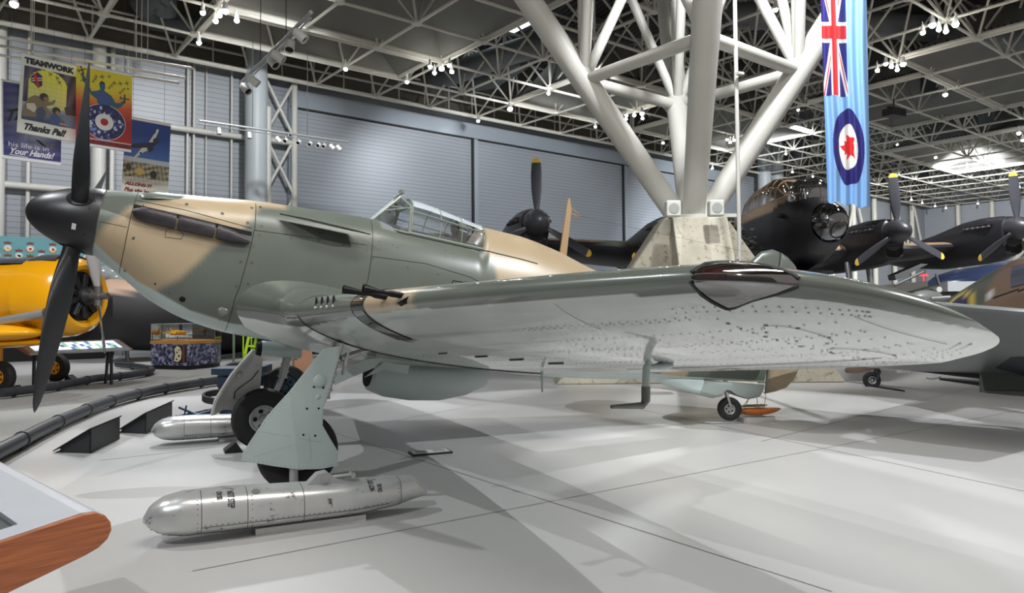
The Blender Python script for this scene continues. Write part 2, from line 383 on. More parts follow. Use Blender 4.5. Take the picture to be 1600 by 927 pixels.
for w0, n0 in ((56, 3.5), (61, 8.5), (44.5, 9.5), (19.5, 19.0)):
    g = G(); hbox(g, w0, w0+2.6, n0, n0+1.4, 15.7, 15.86); struct(g.build('skylight', pane_m, smooth=0))
duct_m = mat('duct_grey', s(108, 112, 114), .5, .2)
g = G(); g.path([at(p, z=z) for p, z in [((560, 150), 13.6), ((700, 118), 13.6), ((800, 82), 13.7), ((880, 62), 13.9), ((955, 66), 13.9)]], .55, 18)
g.path([at(p, z=13.7) for p in [(700, 140), (770, 128), (820, 96)]], .35, 14)
struct(g.build('duct', duct_m))
g = G(); g.path([at(p, z=13.6) for p in [(258, -10), (225, 5), (240, 28), (300, 44), (330, 50)]], .5, 16); g.tube(at((258, 18), z=13.2), at((258, -30), z=13.9), .42, n=16)
struct(g.build('duct', duct_m))
g = G(); g.path([at(p, z=13.8) for p in [(1140, 25), (1200, 25), (1280, 40), (1360, 38), (1460, 45), (1640, 62)]], .55, 16); struct(g.build('duct', duct_m))
for px, z in (((1452, 150), 12.9), ((1541, 195), 12.6), ((1443, 280), 12.4), ((1250, 250), 12.6)):
    a = at(px, z=z); g = G(); g.tube(a, a+np.array([0, 0, 1.6]), .42, n=16); struct(g.build('duct', mat('duct_dark', s(84, 88, 92), .5, .2)))

# ---- tree column on its concrete pedestal
TC = hall(12.8, 2.4, 0)
dg = [math.radians(45+90*i)+TH for i in range(4)]          # leg directions
col_m = mat('column_paint', s(198, 197, 190), .42, 0, .02, 1.5)
conc = mat('weathered_concrete', s(168, 163, 148), .9, 0, .12, 2.2, .35, 9, dirt=(s(138, 131, 108), 9, .56))
g = G()
Lax = np.array([.896, -.444, 0]); Fax = np.array([.444, .896, 0]); 
for ax, bx, hb in ((Lax, Fax, 3.15), (Fax, Lax, 2.6)):
    pts = [TC-ax*hb, TC+ax*hb, TC+ax*.62+np.array([0, 0, 3.62]), TC-ax*.72+np.array([0, 0, 3.62])]
    g.prism([p-bx*.6 for p in pts], bx*1.2)
o = struct(g.build('pedestal', conc, smooth=0)); 
mdb = o.modifiers.new('bev', 'BEVEL'); mdb.width = .03; mdb.segments = 2
g = G(); g.box(TC+np.array([0, 0, 3.66])+Lax*.1, (1.5, 1.3, .08), 0, [Lax, Fax, (0, 0, 1)])
ring = []; ZR = 6.95
for i, a in enumerate(dg):
    d = np.array([math.cos(a), math.sin(a), 0]); p0 = TC+d*.3+np.array([0, 0, 3.7]); pr_ = TC+d*2.4+np.array([0, 0, ZR]); p1 = p0+(pr_-p0)*((12-3.7)/(ZR-3.7))
    g.tube(p0, pr_, .25, .285, n=24); g.tube(pr_, p1, .285, n=24); ring.append(pr_)
for i in range(4): g.tube(ring[i], ring[(i+1) % 4], .14, n=14)
NR = 12.
for i, a in enumerate(dg):
    d = np.array([math.cos(a), math.sin(a), 0]); q = ring[i]
    for w, n in ((0, 0), (d[0]*0, 0)): pass
    top = TC+np.array([0, 0, 12.]); g.tube(q, top, .12, n=12)
    e1 = TC+WV*3*np.sign(d@WV)+np.array([0, 0, 12]); e2 = TC+NV*2.95*np.sign(d@NV)+np.array([0, 0, 12]); e3 = TC+WV*3*np.sign(d@WV)+NV*2.95*np.sign(d@NV)+np.array([0, 0, 12])
    g.tube(q, e1, .12, n=12); g.tube(q, e2, .12, n=12); g.tube(q, TC+d*2.4+np.array([0, 0, 12.]), .13, n=12)
struct(g.build('tree_column', col_m))
g = G(); g.tube(at((1156, 425), D=14.5)*np.array([1, 1, 0]), at((1156, 425), D=14.5)*np.array([1, 1, 0])+np.array([0, 0, 12]), .042, n=12)
b = at((1156, 403), D=14.5); g.box(b, (.2, .03, .05)); b = at((1156, 115), D=14.5); g.box(b, (.14, .1, .05))
struct(g.build('standpipe', white))
# speakers on the pedestal
spk = mat('speaker_white', s(205, 206, 198), .6); spg = mat('speaker_grille', s(160, 162, 158), .8)
for (px, lab) in (((1051, 327), 'square white loudspeaker on the pedestal, left of the steel legs'), ((1118, 326), 'square white loudspeaker on the pedestal, right of the steel legs')):
    c = at(px, D=15.3); t = thing('loudspeaker', c-np.array([0, 0, .16]), lab, 'speaker')
    ax = [Lax, Fax, (0, 0, 1)]; g = G(); g.box(c, (.3, .26, .33), 0, ax); o = g.build('cabinet', spk, t, smooth=0); o.modifiers.new('b', 'BEVEL').width = .02
    g = G(); g.lathe(c-Fax*.132, -Fax, [(0, .11), (.006, .11), (.008, .09), (.004, .02), (.004, 0)], 24); g.build('grille', spg, t)
g = G(); nrnd = random.Random(3)
net_m = mat('net_dark', s(50, 54, 48), .95, 0, .3, 14, 1, 18, dirt=(s(150, 150, 140), 16, .62))
for k in range(1500):                              # scrim strips hung on a slope beside the pedestal
    v = nrnd.random(); u_ = nrnd.uniform(-1, 1); d = abs(nrnd.gauss(0, .09))
    base = TC+Lax*(.74+v*1.45+d+.06*math.sin(u_*5))+Fax*(u_*.62)+np.array([0, 0, 3.50-v*2.05+nrnd.gauss(0, .04)])
    r = nrnd.uniform(.025, .07); n_ = np.array([nrnd.gauss(0, 1) for _ in range(3)]); n_ /= np.linalg.norm(n_); x, y, _ = g.frame(n_)
    g.add([base+x*r, base+y*r*.5, base-x*r*.8, base-y*r*.6], [(0, 1, 2, 3)])
tag(g.build('camouflage_net', net_m, smooth=0, fix=False), 'dark camouflage netting draped beside the sloping side of the concrete pedestal', 'net', kind='stuff')

# ---- lamps under the roof
lamp_m = mat('lamp_white', s(220, 222, 218), .4); bulb_m = mat('lamp_lit', (1, .97, .92), .3, emit=60); dark_m = mat('lamp_black', s(18, 18, 20), .5)
def lamp(px, z, lab, big=1., lit=True, grp='lit spotlights under the roof frame'):
    c = at(px, z=z); t = thing('ceiling_spotlight', c, lab, 'spotlight', grp)
    g = G(); r = .085*big; g.lathe(c+np.array([0, 0, .3]), (0, 0, -1), [(0, .03), (.02, r*.6), (.16, r*.8), (.28, r), (.28, r*.9)], 14); g.tube(c+np.array([0, 0, .3]), c+np.array([0, 0, 11.95-c[2]]), .015, n=6)
    g.build('housing', lamp_m, t); g = G(); g.sphere(c, r*1.0, 12, 8); g.build('bulb', bulb_m if lit else lamp_m, t)
ORD = ['leftmost', 'second from left', 'middle', 'second from right', 'rightmost']
def cluster(pxs, where, z=11.55, bigs=()):
    pxs = sorted(pxs); n = len(pxs)
    nm = {1: ['the lone'], 2: ['left one', 'right one'], 3: ['leftmost', 'middle', 'rightmost'], 4: ['leftmost', 'second from left', 'second from right', 'rightmost'], 5: ORD}[n]
    for i, p in enumerate(pxs): lamp(p, z, '%s of %d lit spotlights %s' % (nm[i], n, where), 1.3 if p in bigs else 1.)
cluster([(317, 20), (337, 33), (343, 24), (352, 17), (370, 32)], 'clustered at the roof above the posters', bigs=[(352, 17)])
cluster([(672, 104), (679, 114), (690, 107), (702, 102), (706, 112)], 'clustered at the roof above the fighter cockpit', bigs=[(690, 107)])
cluster([(979, 180), (978, 186), (991, 180), (1003, 177), (1004, 185)], 'clustered between the two left steel legs', bigs=[(1003, 177)])
cluster([(1136, 218), (1141, 222), (1147, 219)], 'clustered right of the vertical standpipe')
cluster([(1442, 51), (1457, 39), (1467, 46), (1478, 49), (1493, 38)], 'in the topmost cluster on the right', bigs=[(1457, 39), (1493, 38)])
cluster([(1371, 110), (1384, 100), (1393, 104), (1402, 109), (1411, 100)], 'clustered just right of the hanging air force ensign', bigs=[(1411, 100)])
for px, lab, bg in [((22, 6), 'bright lit spotlight at the very top left above the posters', 1.5), ((311, 67), 'single lit spotlight below the five-lamp cluster above the posters', 1), ((540, 108), 'single lit spotlight over the left end of the tall shutter door', 1),
    ((636, 128), 'single lit spotlight over the middle of the first tall shutter door', 1), ((747, 189), 'single lit spotlight just right of the dark shutter door joint', 1), ((797, 170), 'large glaring spotlight left of the leaning steel leg', 1.5),
    ((857, 146), 'small lit spotlight touching the upper left of the leaning steel leg', .9), ((930, 198), 'small tilted spotlight below the crossing of the steel struts', .8), ((1036, 223), 'single lit spotlight just left of the back steel leg', .9),
    ((1113, 263), 'single lit spotlight above the bomber between the steel legs', .9), ((1212, 15), 'lit spotlight at the top edge between the steel struts', .9), ((1247, 172), 'tiny lit spotlight to the left of the ensign', .7), ((1228, 241), 'tiny lit spotlight above the bomber cockpit', .7),
    ((1238, 269), 'tiny lit spotlight just behind the bomber cockpit roof', .8), ((1327, 304), 'tiny lit spotlight under the lower edge of the ensign', .9), ((1477, 148), 'lit spotlight under the pale canvas hood right of the ensign', 1.2), ((1402, 226), 'tiny spotlight above the inboard bomber propeller on the right', .7),
    ((1462, 246), 'lit spotlight upper left of the outboard bomber propeller', 1.0), ((1511, 263), 'lit spotlight close left of the outboard bomber propeller', 1.0), ((1592, 208), 'lit spotlight at the right edge, upper of two', 1.3), ((1598, 219), 'lit spotlight at the right edge, lower of two', 1.1),
    ((1592, 292), 'lit spotlight right of the outboard bomber propeller tip', 1.2), ((1424, 312), 'tiny lit spotlight at the far wall, nearest the inboard propeller', .9), ((1441, 317), 'tiny lit spotlight at the far wall, second from the inboard propeller', .9), ((1461, 322), 'tiny lit spotlight at the far wall corner', .9),
    ((1478, 325), 'tiny lit spotlight just right of the far wall corner', .9), ((1528, 318), 'tiny lit spotlight in the middle of the far end wall', .9), ((1582, 312), 'tiny lit spotlight at the right end of the far wall', .9), ((1270, 276), 'tiny spotlight behind the bomber gun turret', .7)]:
    lamp(px, 11.55, lab, bg)
def track(a, b, r, lamps, lab, aims, ls=1.):
    a = np.array(a); b = np.array(b); t = thing('track_light_bar', (a+b)/2, lab, 'lighting bar')
    g = G(); g.tube(a, b, r, n=12); g.tube(a-(0, 0, .13), b-(0, 0, .13), r*.45, n=6)
    for f in np.linspace(.03, .97, 8): g.tube(a+(b-a)*f, a+(b-a)*f-np.array([0, 0, .13]), .008, n=5)
    g.build('rail', mat('bar_steel', s(176, 178, 178), .3, .5), t)
    for f in (.33, .7): g = G(); g.tube(a+(b-a)*f, np.array([*(a+(b-a)*f)[:2], 12]), .012, n=5); g.build('wire', mat('wire', s(90, 90, 90), .5, .5), t)
    for f, aim in zip(lamps, aims):
        c = a+(b-a)*f-np.array([0, 0, .3]); d = np.array(aim, float); d /= np.linalg.norm(d); g = G(); q = ls
        g.lathe(c-d*.13*q, d, [(0, 0), (0, .06*q), (.02*q, .075*q), (.24*q, .085*q), (.24*q, .075*q)], 16); g.lathe(c-d*.13*q, d, [(.2*q, .075*q), (.2*q, 0)], 16, 1); g.tube(c, c+np.array([0, 0, .18]), .012, n=5)
        g.build('spotlight', [lamp_m, dark_m], t)
aA = at((377, 127), z=8.2); aB = aA-NV*3.7
track(at((377, 129), z=8.2), at((486, 19), z=8.2), .045, [.08, .22, .52, .6, .75, .88], 'steel lighting bar with white spotlights running towards the viewer near the top left', [(.5, -.6, -.8), (.9, -.2, -.7), (.5, -.6, -.8), (.9, -.3, -.7), (-.2, -.5, -.9), (.7, -.3, -.7)], 1.35)
track(at((311, 188), z=8.6), at((544, 222), z=8.6), .045, [.12, .31, .5, .55, .64, .72, .78, .82, .88, .93], 'long steel lighting bar with ten small spotlights left of the shutter door', [(.1, -.1, -1), (.1, -.1, -1), (.7, 0, -.7)]+[(-.5, -.8, -.5)]*5+[(.7, -.2, -.7)]*2)
pc = at((1397, 177), z=11.35); t = thing('projector', pc, 'black boxy projector hanging from the roof frame right of the ensign', 'projector')
g = G(); g.box(pc, (1.0, .6, .35)); o = g.build('body', dark_m, t, smooth=0); g = G(); g.tube(pc+np.array([0, 0, .1]), pc+np.array([0, 0, .72]), .03); g.box(pc+np.array([0, 0, .25]), (.9, .1, .1)); g.build('hanger', dark_m, t)
# ================================================================== THE FIGHTER
AL, HH = R(9.75), 2.56
CA, SA = math.cos(AL), math.sin(AL)
def tow(b):
    b = np.atleast_2d(np.array(b, float)); return np.c_[b[:, 0]*CA+b[:, 2]*SA, b[:, 1], -b[:, 0]*SA+b[:, 2]*CA+HH]
def tw(*b): return tow(b)[0]
def tob(w):
    w = np.atleast_2d(np.array(w, float)); z = w[:, 2]-HH; return np.c_[w[:, 0]*CA-z*SA, w[:, 1], w[:, 0]*SA+z*CA]
def vb(v): return tw(*v)-tw(0, 0, 0)          # body vector -> world vector
GREEN, TAN, PALE, BLK = s(92, 98, 90), s(166, 148, 120), s(172, 184, 181), s(20, 20, 22)
GREEN, TAN, PALE = map(np.array, (GREEN, TAN, PALE))
wing_m = mat('wing_paint', (.3, .3, .3), .26, 0, .05, 2.5, .03, 3.5, paint=True, spec=.5, coat=.7)
paint_m = mat('airframe_paint', (.3, .3, .3), .31, 0, .05, 2.5, .035, 3.5, paint=True, spec=.45)
line_m = mat('panel_gap', s(44, 46, 42), .7); fast_m = mat('fastener_dark', s(52, 55, 52), .6); fastr_m = mat('fastener_ring', s(84, 88, 82), .5, .2)
black_m = mat('spinner_black', s(30, 30, 33), .38, 0, .04, 5); blade_m = mat('blade_black', s(28, 28, 31), .42)
rub_m = mat('tyre_rubber', s(27, 27, 28), .75, 0, .1, 30); alu_m = mat('worn_aluminium', s(196, 197, 196), .32, .6, .08, 5, .06, 14, dirt=(s(96, 94, 90), 7.5, .60))
silver_m = mat('silver_paint', s(168, 170, 170), .4, .55, .05, 8); duck_m = mat('pale_blue_paint', tuple(PALE), .38, 0, .04, 4, .03, 6)
void_m = mat('dark_void', s(8, 8, 9), .9); clear_m = glass('clear_perspex', (.95, .98, 1), .10, .05); smoke_m = glass('smoked_perspex', (.46, .40, .36), .2, .04)
exh_m = mat('exhaust_iron', s(66, 62, 66), .45, .35, .12, 18, .15, 30); hole_m = mat('hole_black', (.004, .004, .004), 1.)

X_ = [.6, .85, 1.15, 1.55, 1.95, 2.4, 2.8, 3.15, 3.32, 3.55, 3.9, 4.34, 4.40, 4.46, 4.9, 5.4, 6.05, 7.2, 8.2, 9.2]
fzt = pchip(X_, [.30, .355, .41, .465, .52, .555, .58, .60, .59, .585, .58, .58, .68, .80, .80, .745, .60, .42, .31, .25])
fzb = pchip([.6, .85, 1.15, 1.55, 1.95, 2.4, 3.2, 4.0, 5.0, 5.8, 6.6, 7.3, 8.2, 9.2], [-.31, -.46, -.655, -.80, -.86, -.87, -.87, -.86, -.86, -.82, -.74, -.66, -.56, -.47])
fhw = pchip([.6, .85, 1.15, 1.55, 1.95, 2.8, 3.4, 4.4, 5.4, 6.6, 7.7, 8.6, 9.2], [.31, .37, .415, .445, .465, .495, .50, .48, .43, .34, .23, .13, .05])
fzm = pchip([.6, 1.0, 1.6, 2.4, 3.2, 4.5, 6, 9.2], [0, -.06, -.12, -.16, -.14, -.08, -.05, -.1])
fnu = pchip([.6, .9, 1.3, 3.0, 3.3, 4.3, 4.5, 6, 9.2], [2, 2.1, 2.35, 2.35, 2.5, 2.5, 2.0, 1.9, 2.])
fnl = pchip([.6, .9, 1.4, 3.5, 6, 9.2], [2, 2.15, 2.5, 2.8, 2.2, 2.])
def fpt(x, a):
    """fuselage surface; a = 0 top, 90 port side, 180 bottom"""
    c, sn = math.cos(a), math.sin(a); zt, zb, hw, zm = fzt(x), fzb(x), fhw(x), fzm(x); n = fnu(x) if c >= 0 else fnl(x)
    cc = math.copysign(abs(c)**(2/n), c); ss = math.copysign(abs(sn)**(2/n), sn)
    return (x, -hw*ss, zm+((zt-zm) if c >= 0 else (zm-zb))*cc)
def fy(x, z):
    zt, zb, hw, zm = fzt(x), fzb(x), fhw(x), fzm(x); n = fnu(x) if z >= zm else fnl(x)
    t = abs(z-zm)/((zt-zm) if z >= zm else (zm-zb)); t = min(t, .9999); return hw*(1-t**n)**(1/n)
HUR = thing('fighter_aeroplane', tw(2.7, 0, 0)*np.array([1, 1, 0]), 'green and tan camouflaged propeller fighter with pale underside standing in the foreground', 'aeroplane')

def camo(P, tans, x, z, soft=.03):
    d = np.full(len(x), 1e9)
    for T in tans: d = np.minimum(d, sdpoly(T, x, z))
    k = np.clip(.5-d/(2*soft), 0, 1)[:, None]; return TAN*k+GREEN*(1-k)
TP = [[(.55, -.5), (.60, -.20), (.66, -.06), (.76, .06), (.84, .17), (1.0, .25), (1.25, .37), (1.35, .44), (1.4, .7), (2.25, .7), (2.2, .47), (1.95, .43), (1.9, .30), (1.82, .15), (1.68, .03), (1.58, -.08), (1.50, -.22), (1.36, -.42), (1.2, -.55), (1.0, -.9)],
      [(4.36, 1.1), (4.36, .62), (4.42, .47), (4.52, .33), (4.57, .16), (4.6, -.1), (5.0, -.4), (5.6, -.5), (6.0, -.4), (6.6, .0), (7.0, -.2), (7.3, -.7), (7.7, -.7), (7.7, -.2), (7.5, .2), (7.0, 1.0)]]
def paint_fus(V):
    B = tob(V); x, y, z = B[:, 0], B[:, 1], B[:, 2]; c = camo(0, TP, x, z)
    dem = np.interp(x, [.6, 1.0, 1.5, 1.9, 2.3, 3, 5, 6.5, 7.7, 9.2], [-.21, -.49, -.69, -.76, -.74, -.70, -.70, -.62, -.57, -.45])
    k = np.clip((dem-z)/.012+.5, 0, 1)[:, None]; c = c*(1-k)+PALE*k
    ck = (x > 3.2) & (x < 4.33) & (abs(y) < .33) & (z > .44); c[ck] = s(120, 124, 124); return c
g = G(); xs = np.unique(np.concatenate([np.arange(.6, 9.2, .03), [9.2]]))
rows = [[tw(*fpt(x, 2*math.pi*j/160)) for j in range(160)] for x in xs]
g.grid(rows, cv=True)
g.add(rows[0], [tuple(range(160))]); g.add(rows[-1], [tuple(range(160))])
def fribbon(pts, r=.0035, off=.001, mi=1, sub=12):
    P = []
    for (a, b), (c, d) in zip(pts[:-1], pts[1:]):
        for i in range(sub): t = i/sub; P.append((a+(c-a)*t, b+(d-b)*t))
    P.append(pts[-1]); g.path([tw(x, -fy(x, z)-off, z) for x, z in P], r, 5, mi)
fribbon([(.87, .34), (.86, .1), (.86, -.2), (.85, -.46)], .003)
fribbon([(.86, .245), (1.3, .235), (1.9, .185)], .003)
fribbon([(1.915, .46), (1.93, .2), (1.915, -.1), (1.89, -.4), (1.87, -.50), (1.86, -.84)])
fribbon([(1.93, .17), (2.4, .205), (3.03, .25)], .003)
fribbon([(3.09, .55), (3.10, .2), (3.10, -.1), (3.06, -.35)])
fribbon([(3.1, .14), (3.7, .18), (4.25, .13), (4.30, .11), (4.6, .09)], .003)
fribbon([(3.45, .485), (3.9, .485), (4.4, .475), (4.9, .47), (5.1, .46)], .007)
fribbon([(1.12, .13), (1.12, .13)], .002)
fribbon([(.62, -.02), (.85, -.03)], .002)
for (x, z, r, ring) in [(.9, .31, .011, 1), (.94, .20, .011, 1), (.92, -.12, .011, 1), (.90, -.42, .011, 1), (1.3, .30, .013, 1), (1.62, .275, .013, 1), (1.86, .23, .013, 1), (1.99, .225, .013, 1), (1.96, .43, .013, 1), (1.88, .40, .011, 1), (1.98, .13, .011, 1), (1.17, -.50, .011, 1),
        (1.86, -.16, .011, 1), (1.96, -.15, .011, 1), (1.86, -.40, .01, 1), (1.96, -.36, .01, 1), (2.28, .165, .013, 1), (2.55, .28, .013, 1), (2.55, .20, .013, 1), (2.80, .2, .011, 1), (2.94, .26, .013, 1), (3.05, .255, .013, 1), (3.04, .19, .011, 1), (3.12, .12, .011, 1), (3.5, .1, .012, 1), (3.85, .09, .012, 1), (4.18, .07, .011, 1),
        (2.35, -.27, .013, 1), (2.72, -.25, .011, 1), (3.16, .4, .006, 0), (3.2, .36, .006, 0), (3.17, .32, .006, 0), (3.35, .40, .006, 0), (3.32, .31, .008, 0), (3.37, .29, .008, 0), (3.42, .33, .006, 0), (3.44, .42, .006, 0), (3.5, .43, .006, 0), (3.55, .41, .006, 0), (3.36, .45, .005, 0), (3.92, .38, .006, 0), (3.99, .35, .006, 0), (3.92, .31, .006, 0), (4.02, .3, .006, 0),
        (1.42, -.6, .028, 2), (1.30, -.56, .008, 0), (1.78, -.74, .008, 0)]:
    y = -fy(x, z)-.0015
    nn = np.array([0, -fy(x, z+.01)+fy(x, z-.01), 0]); nrm = vb((0, -1, (fy(x, z-.01)-fy(x, z+.01))/.02)); nrm = nrm/np.linalg.norm(nrm)
    if ring == 1: g.disc(tw(x, y, z), nrm, r*1.35, 12, 3); g.disc(tw(x, y, z)+nrm*.0008, nrm, r*.55, 8, 2)
    elif ring == 2: g.disc(tw(x, y, z)+nrm*.006, nrm, r, 16, 4)
    else: g.disc(tw(x, y, z), nrm, r, 8, 2)
for x0, z0, x1, z1, n in [(2.05, -.35, 2.05, .12, 22), (2.5, -.35, 2.52, .14, 22), (2.95, -.35, 3.0, .2, 22), (3.2, -.28, 3.2, .08, 16), (3.7, -.25, 3.72, .12, 16), (4.3, -.2, 4.3, .3, 20), (.75, -.1, .77, .2, 12), (.62, .0, .82, -.02, 8), (1.95, -.80, 3.0, -.80, 40), (6, .3, 8, .1, 60)]:
    for i in range(n):
        x = x0+(x1-x0)*i/n; z = z0+(z1-z0)*i/n
        nrm = vb((0, -1, (fy(x, z-.01)-fy(x, z+.01))/.02)); nrm = nrm/np.linalg.norm(nrm); g.disc(tw(x, -fy(x, z)-.001, z), nrm, .003, 6, 3)
# hand hold and access panel outline
P = [(4.02, -.02), (4.03, .055), (4.15, .06), (4.17, -.02)]; fribbon(P, .006)
P = [(1.17, -.05), (1.17, .02), (1.27, .03), (1.32, .0), (1.31, -.05), (1.17, -.06)]; fribbon(P, .0022)
fus = g.build('fuselage', [paint_m, line_m, fast_m, fastr_m, hole_m], HUR, paint_fus)
# cowling bump, round bulge, exhausts, glare shield
g = G(); rows = []
for i in range(25):
    u_ = i/24; x = .88+.55*u_; w = .085*math.sin(math.pi*min(1, u_**.6))**.7+.001; h = .04*math.sin(math.pi*u_**.55)**.9+.001
    rows.append([tw(x, -.2-w*math.cos(t), fzt(x)-.06-.0*math.cos(t)+h*math.sin(t)-.035*abs(math.cos(t))) for t in np.linspace(0, math.pi, 13)])
g.grid(rows); g.build('cowling_blister', paint_m, HUR, lambda V: np.tile(GREEN, (len(V), 1)))
for sd in (-1, 1):
    for (a, b, r0, r1, r2) in [(.86, 1.235, .035, .070, .070), (1.255, 1.575, .070, .070, .070), (1.595, 1.90, .070, .058, .028)]:
        g = G(); rows = []
        for i in range(17):
            u_ = i/16; x = a+(b-a)*u_; rr = np.interp(u_, [0, .5, 1], [r0, r1, r2])
            if a < .9: rr = .070*min(1, (1-(1-min(1, u_/.45))**2)**.5+.02)
            if u_ == 0 or u_ == 1: rr *= .93
            z = .118-(x-.86)*.052+(.01 if b > 1.8 else 0)*0-(0 if b < 1.8 else .02*u_); y = sd*(fy(x, z)+.035)
            rows.append([tw(x, y+sd*rr*.75*math.cos(t), z+rr*math.sin(t)) for t in np.linspace(0, 2*math.pi, 20, endpoint=False)])
        g.grid(rows, cv=True); g.add(rows[0], [tuple(range(20))]); g.add(rows[-1], [tuple(range(20))], 1)
        g.build('exhaust_stub', [exh_m, hole_m], HUR)
g = G(); P = []
for x in np.linspace(.86, 1.91, 22):
    z = .19-(x-.86)*.052; P.append([tw(x, -fy(x, z+.012)-.003, z+.012), tw(x, -fy(x, z-.03)-.003, z-.03)])
g.grid(P); g.build('exhaust_slot', void_m, HUR)
for sd in (-1, 1):
    g = G(); pts = [(2.14, .40, .378), (2.18, .45, .378), (2.38, .60, .378), (2.86, .63, .368), (3.02, .60, .362), (2.85, .43, .367)]
    g.prism([tw(x, sd*y, z-(y-.4)*.12) for x, y, z in pts], vb((0, 0, .012))); g.build('glare_shield', paint_m, HUR, lambda V: np.tile(GREEN*.22, (len(V), 1)), smooth=0)
g = G(); c = tw(1.79, -fy(1.79, -.66)-.005, -.66); g.sphere(c, .055, 16, 10, 0, (1, .45, 1)); g.build('fairing_boss', paint_m, HUR, lambda V: np.tile(GREEN, (len(V), 1)))

# ---- spinner and propeller
prp = [(0, .0), (.008, .045), (.03, .09), (.07, .135), (.13, .18), (.2, .218), (.3, .262), (.4, .292), (.5, .312), (.57, .32), (.6, .318), (.6, .30)]
spx = [p[0] for p in prp]; spr = [p[1] for p in prp]
g = G(); g.lathe(tw(0, 0, 0), vb((1, 0, 0)), prp, 64); g.lathe(tw(.59, 0, 0), vb((1, 0, 0)), [(0, .30), (0, .0)], 48, 1)
BA = [R(185+120*k) for k in range(3)]
for a in BA:                                   # dark root openings
    d = np.array([0, math.sin(a), math.cos(a)]); rr = np.interp(.43, spx, spr); c = np.array([.43, 0, 0])+d*(rr+.002)
    tx = np.array([1, 0, .30*0]); ty = np.array([0, math.cos(a), -math.sin(a)]); ring = []
    for t in np.linspace(0, 2*math.pi, 28, endpoint=False):
        x = .43+.115*math.cos(t); q = .098*math.sin(t); r2 = np.interp(x, spx, spr)+.0015; an = a+q/r2
        ring.append(tw(x, r2*math.sin(an), r2*math.cos(an)))
    inner = [tw(.43, (rr+.004)*math.sin(a), (rr+.004)*math.cos(a))]
    g.add(ring+inner, [(i, (i+1) % 28, 28) for i in range(28)], 1)
for (x, an) in [(.52, 285), (.52, 330), (.52, 240), (.55, 300)]:
    a = R(an); r2 = np.interp(x, spx, spr); g.disc(tw(x, (r2+.001)*math.sin(a), (r2+.001)*math.cos(a)), vb((0, math.sin(a), math.cos(a))), .007, 8, 1)
a = R(250); r2 = .303; c = tw(.43, r2*math.sin(a), r2*math.cos(a)); nrm = vb((-.2, math.sin(a), math.cos(a))); nrm /= np.linalg.norm(nrm); up = vb((0, -math.cos(a), math.sin(a))); ux = np.cross(up, nrm)
g.box(c+nrm*.006, (.034, .055, .004), 2, [ux, up, nrm])
g.build('spinner', [black_m, void_m, mat('sticker_grey', s(196, 198, 205), .5)], HUR)
g = G(); g.lathe(tw(.6, 0, 0), vb((1, 0, 0)), [(0, .19), (.06, .19)], 24); 
for t in range(12):
    a = math.pi*t/6; g.tube(tw(.6, .27*math.sin(a), .27*math.cos(a)), tw(.64, .2*math.sin(a+.3), .2*math.cos(a+.3)), .012, n=6, mi=1)
g.build('hub_backplate', [void_m, silver_m], HUR)
def blade(a, Rt=1.80):
    g = G(); d = np.array([0, math.sin(a), math.cos(a)]); tdir = np.array([0, math.cos(a), -math.sin(a)]); rows = []
    st = np.concatenate([np.linspace(.24, 1.5, 26), Rt-(Rt-1.5)*(1-np.linspace(0, 1, 12)[1:])**2])
    for r in st:
        q = r/Rt; ch = np.interp(q, [.12, .2, .3, .45, .6, .75, .88, .95, .985, 1], [.15, .16, .23, .32, .35, .32, .25, .17, .09, .006])
        th = np.interp(q, [.12, .2, .3, .45, .7, 1], [.145, .12, .075, .045, .025, .004]); be = R(np.interp(q, [.12, .3, .45, .6, .8, 1], [60, 42, 30, 23, 17, 14]))
        cx = np.array([math.sin(be), 0, 0])+tdir*math.cos(be)*BLS; nn = np.array([math.cos(be), 0, 0])-tdir*math.sin(be)*BLS; row = []
        for t in np.linspace(0, 2*math.pi, 24, endpoint=False):
            c_, s_ = math.cos(t), math.sin(t); k = np.interp(q, [.12, .3], [1, .45]); yy = abs(s_)**(1.0)*math.copysign(1, s_)*(1-.35*(1-np.interp(q, [.12, .35], [1, 0]))*c_)
            p = np.array([.43, 0, 0])+d*r+cx*(c_*ch/2-.03*min(1, q))+nn*(yy*th/2); row.append(tw(*p))
        rows.append(row)
    g.grid(rows, cv=True); return g.build('propeller_blade', blade_m, HUR)
BLS = -1
for a in BA: blade(a)

# ---- wings
LEf = pchip([.30, .5, .62, .8, 1.2, 3.0, 5.2, 5.55, 5.7, 5.86, 6.03, 6.11, 6.15], [1.75, 1.98, 2.12, 2.24, 2.32, 2.64, 3.05, 3.13, 3.205, 3.33, 3.55, 3.78, 4.02])
TEf = pchip([.30, .5, 1.9, 3.7, 4.88, 5.55, 5.74, 5.92, 6.09, 6.15], [4.92, 4.91, 4.9, 4.84, 4.77, 4.69, 4.59, 4.47, 4.27, 4.02])
_A, _B, _C = np.array([2.3, 1.2, -.555]), np.array([3.15, 5.6, -.315]), np.array([4.85, 1.2, -.79])
_n = np.cross(_B-_A, _C-_A)
def wplane(x, y):
    y = max(y, 1.2); return _A[2]-(_n[0]*(x-_A[0])+_n[1]*(y-_A[1]))/_n[2]
def naca(u_): return 5*(.2969*math.sqrt(u_)-.126*u_-.3516*u_*u_+.2843*u_**3-.1015*u_**4)
def wt(y): return np.interp(y, [.3, .6, 1.2, 3, 5, 5.7, 6.15], [.235, .20, .175, .167, .158, .145, .12])
def wsurf(y, u_, lower):
    le, te = float(LEf(y)), float(TEf(y)); ch = te-le; x = le+ch*u_; t = naca(u_)*wt(y)*ch
    refch = min(ch, 2.0); kk = 1.12 if not lower else -.88
    fl = 0.
    return x, wplane(x, y)+t*kk+(.0 if lower else 0)
US = np.concatenate([[0], np.linspace(.02, 1, 70)**1.9])
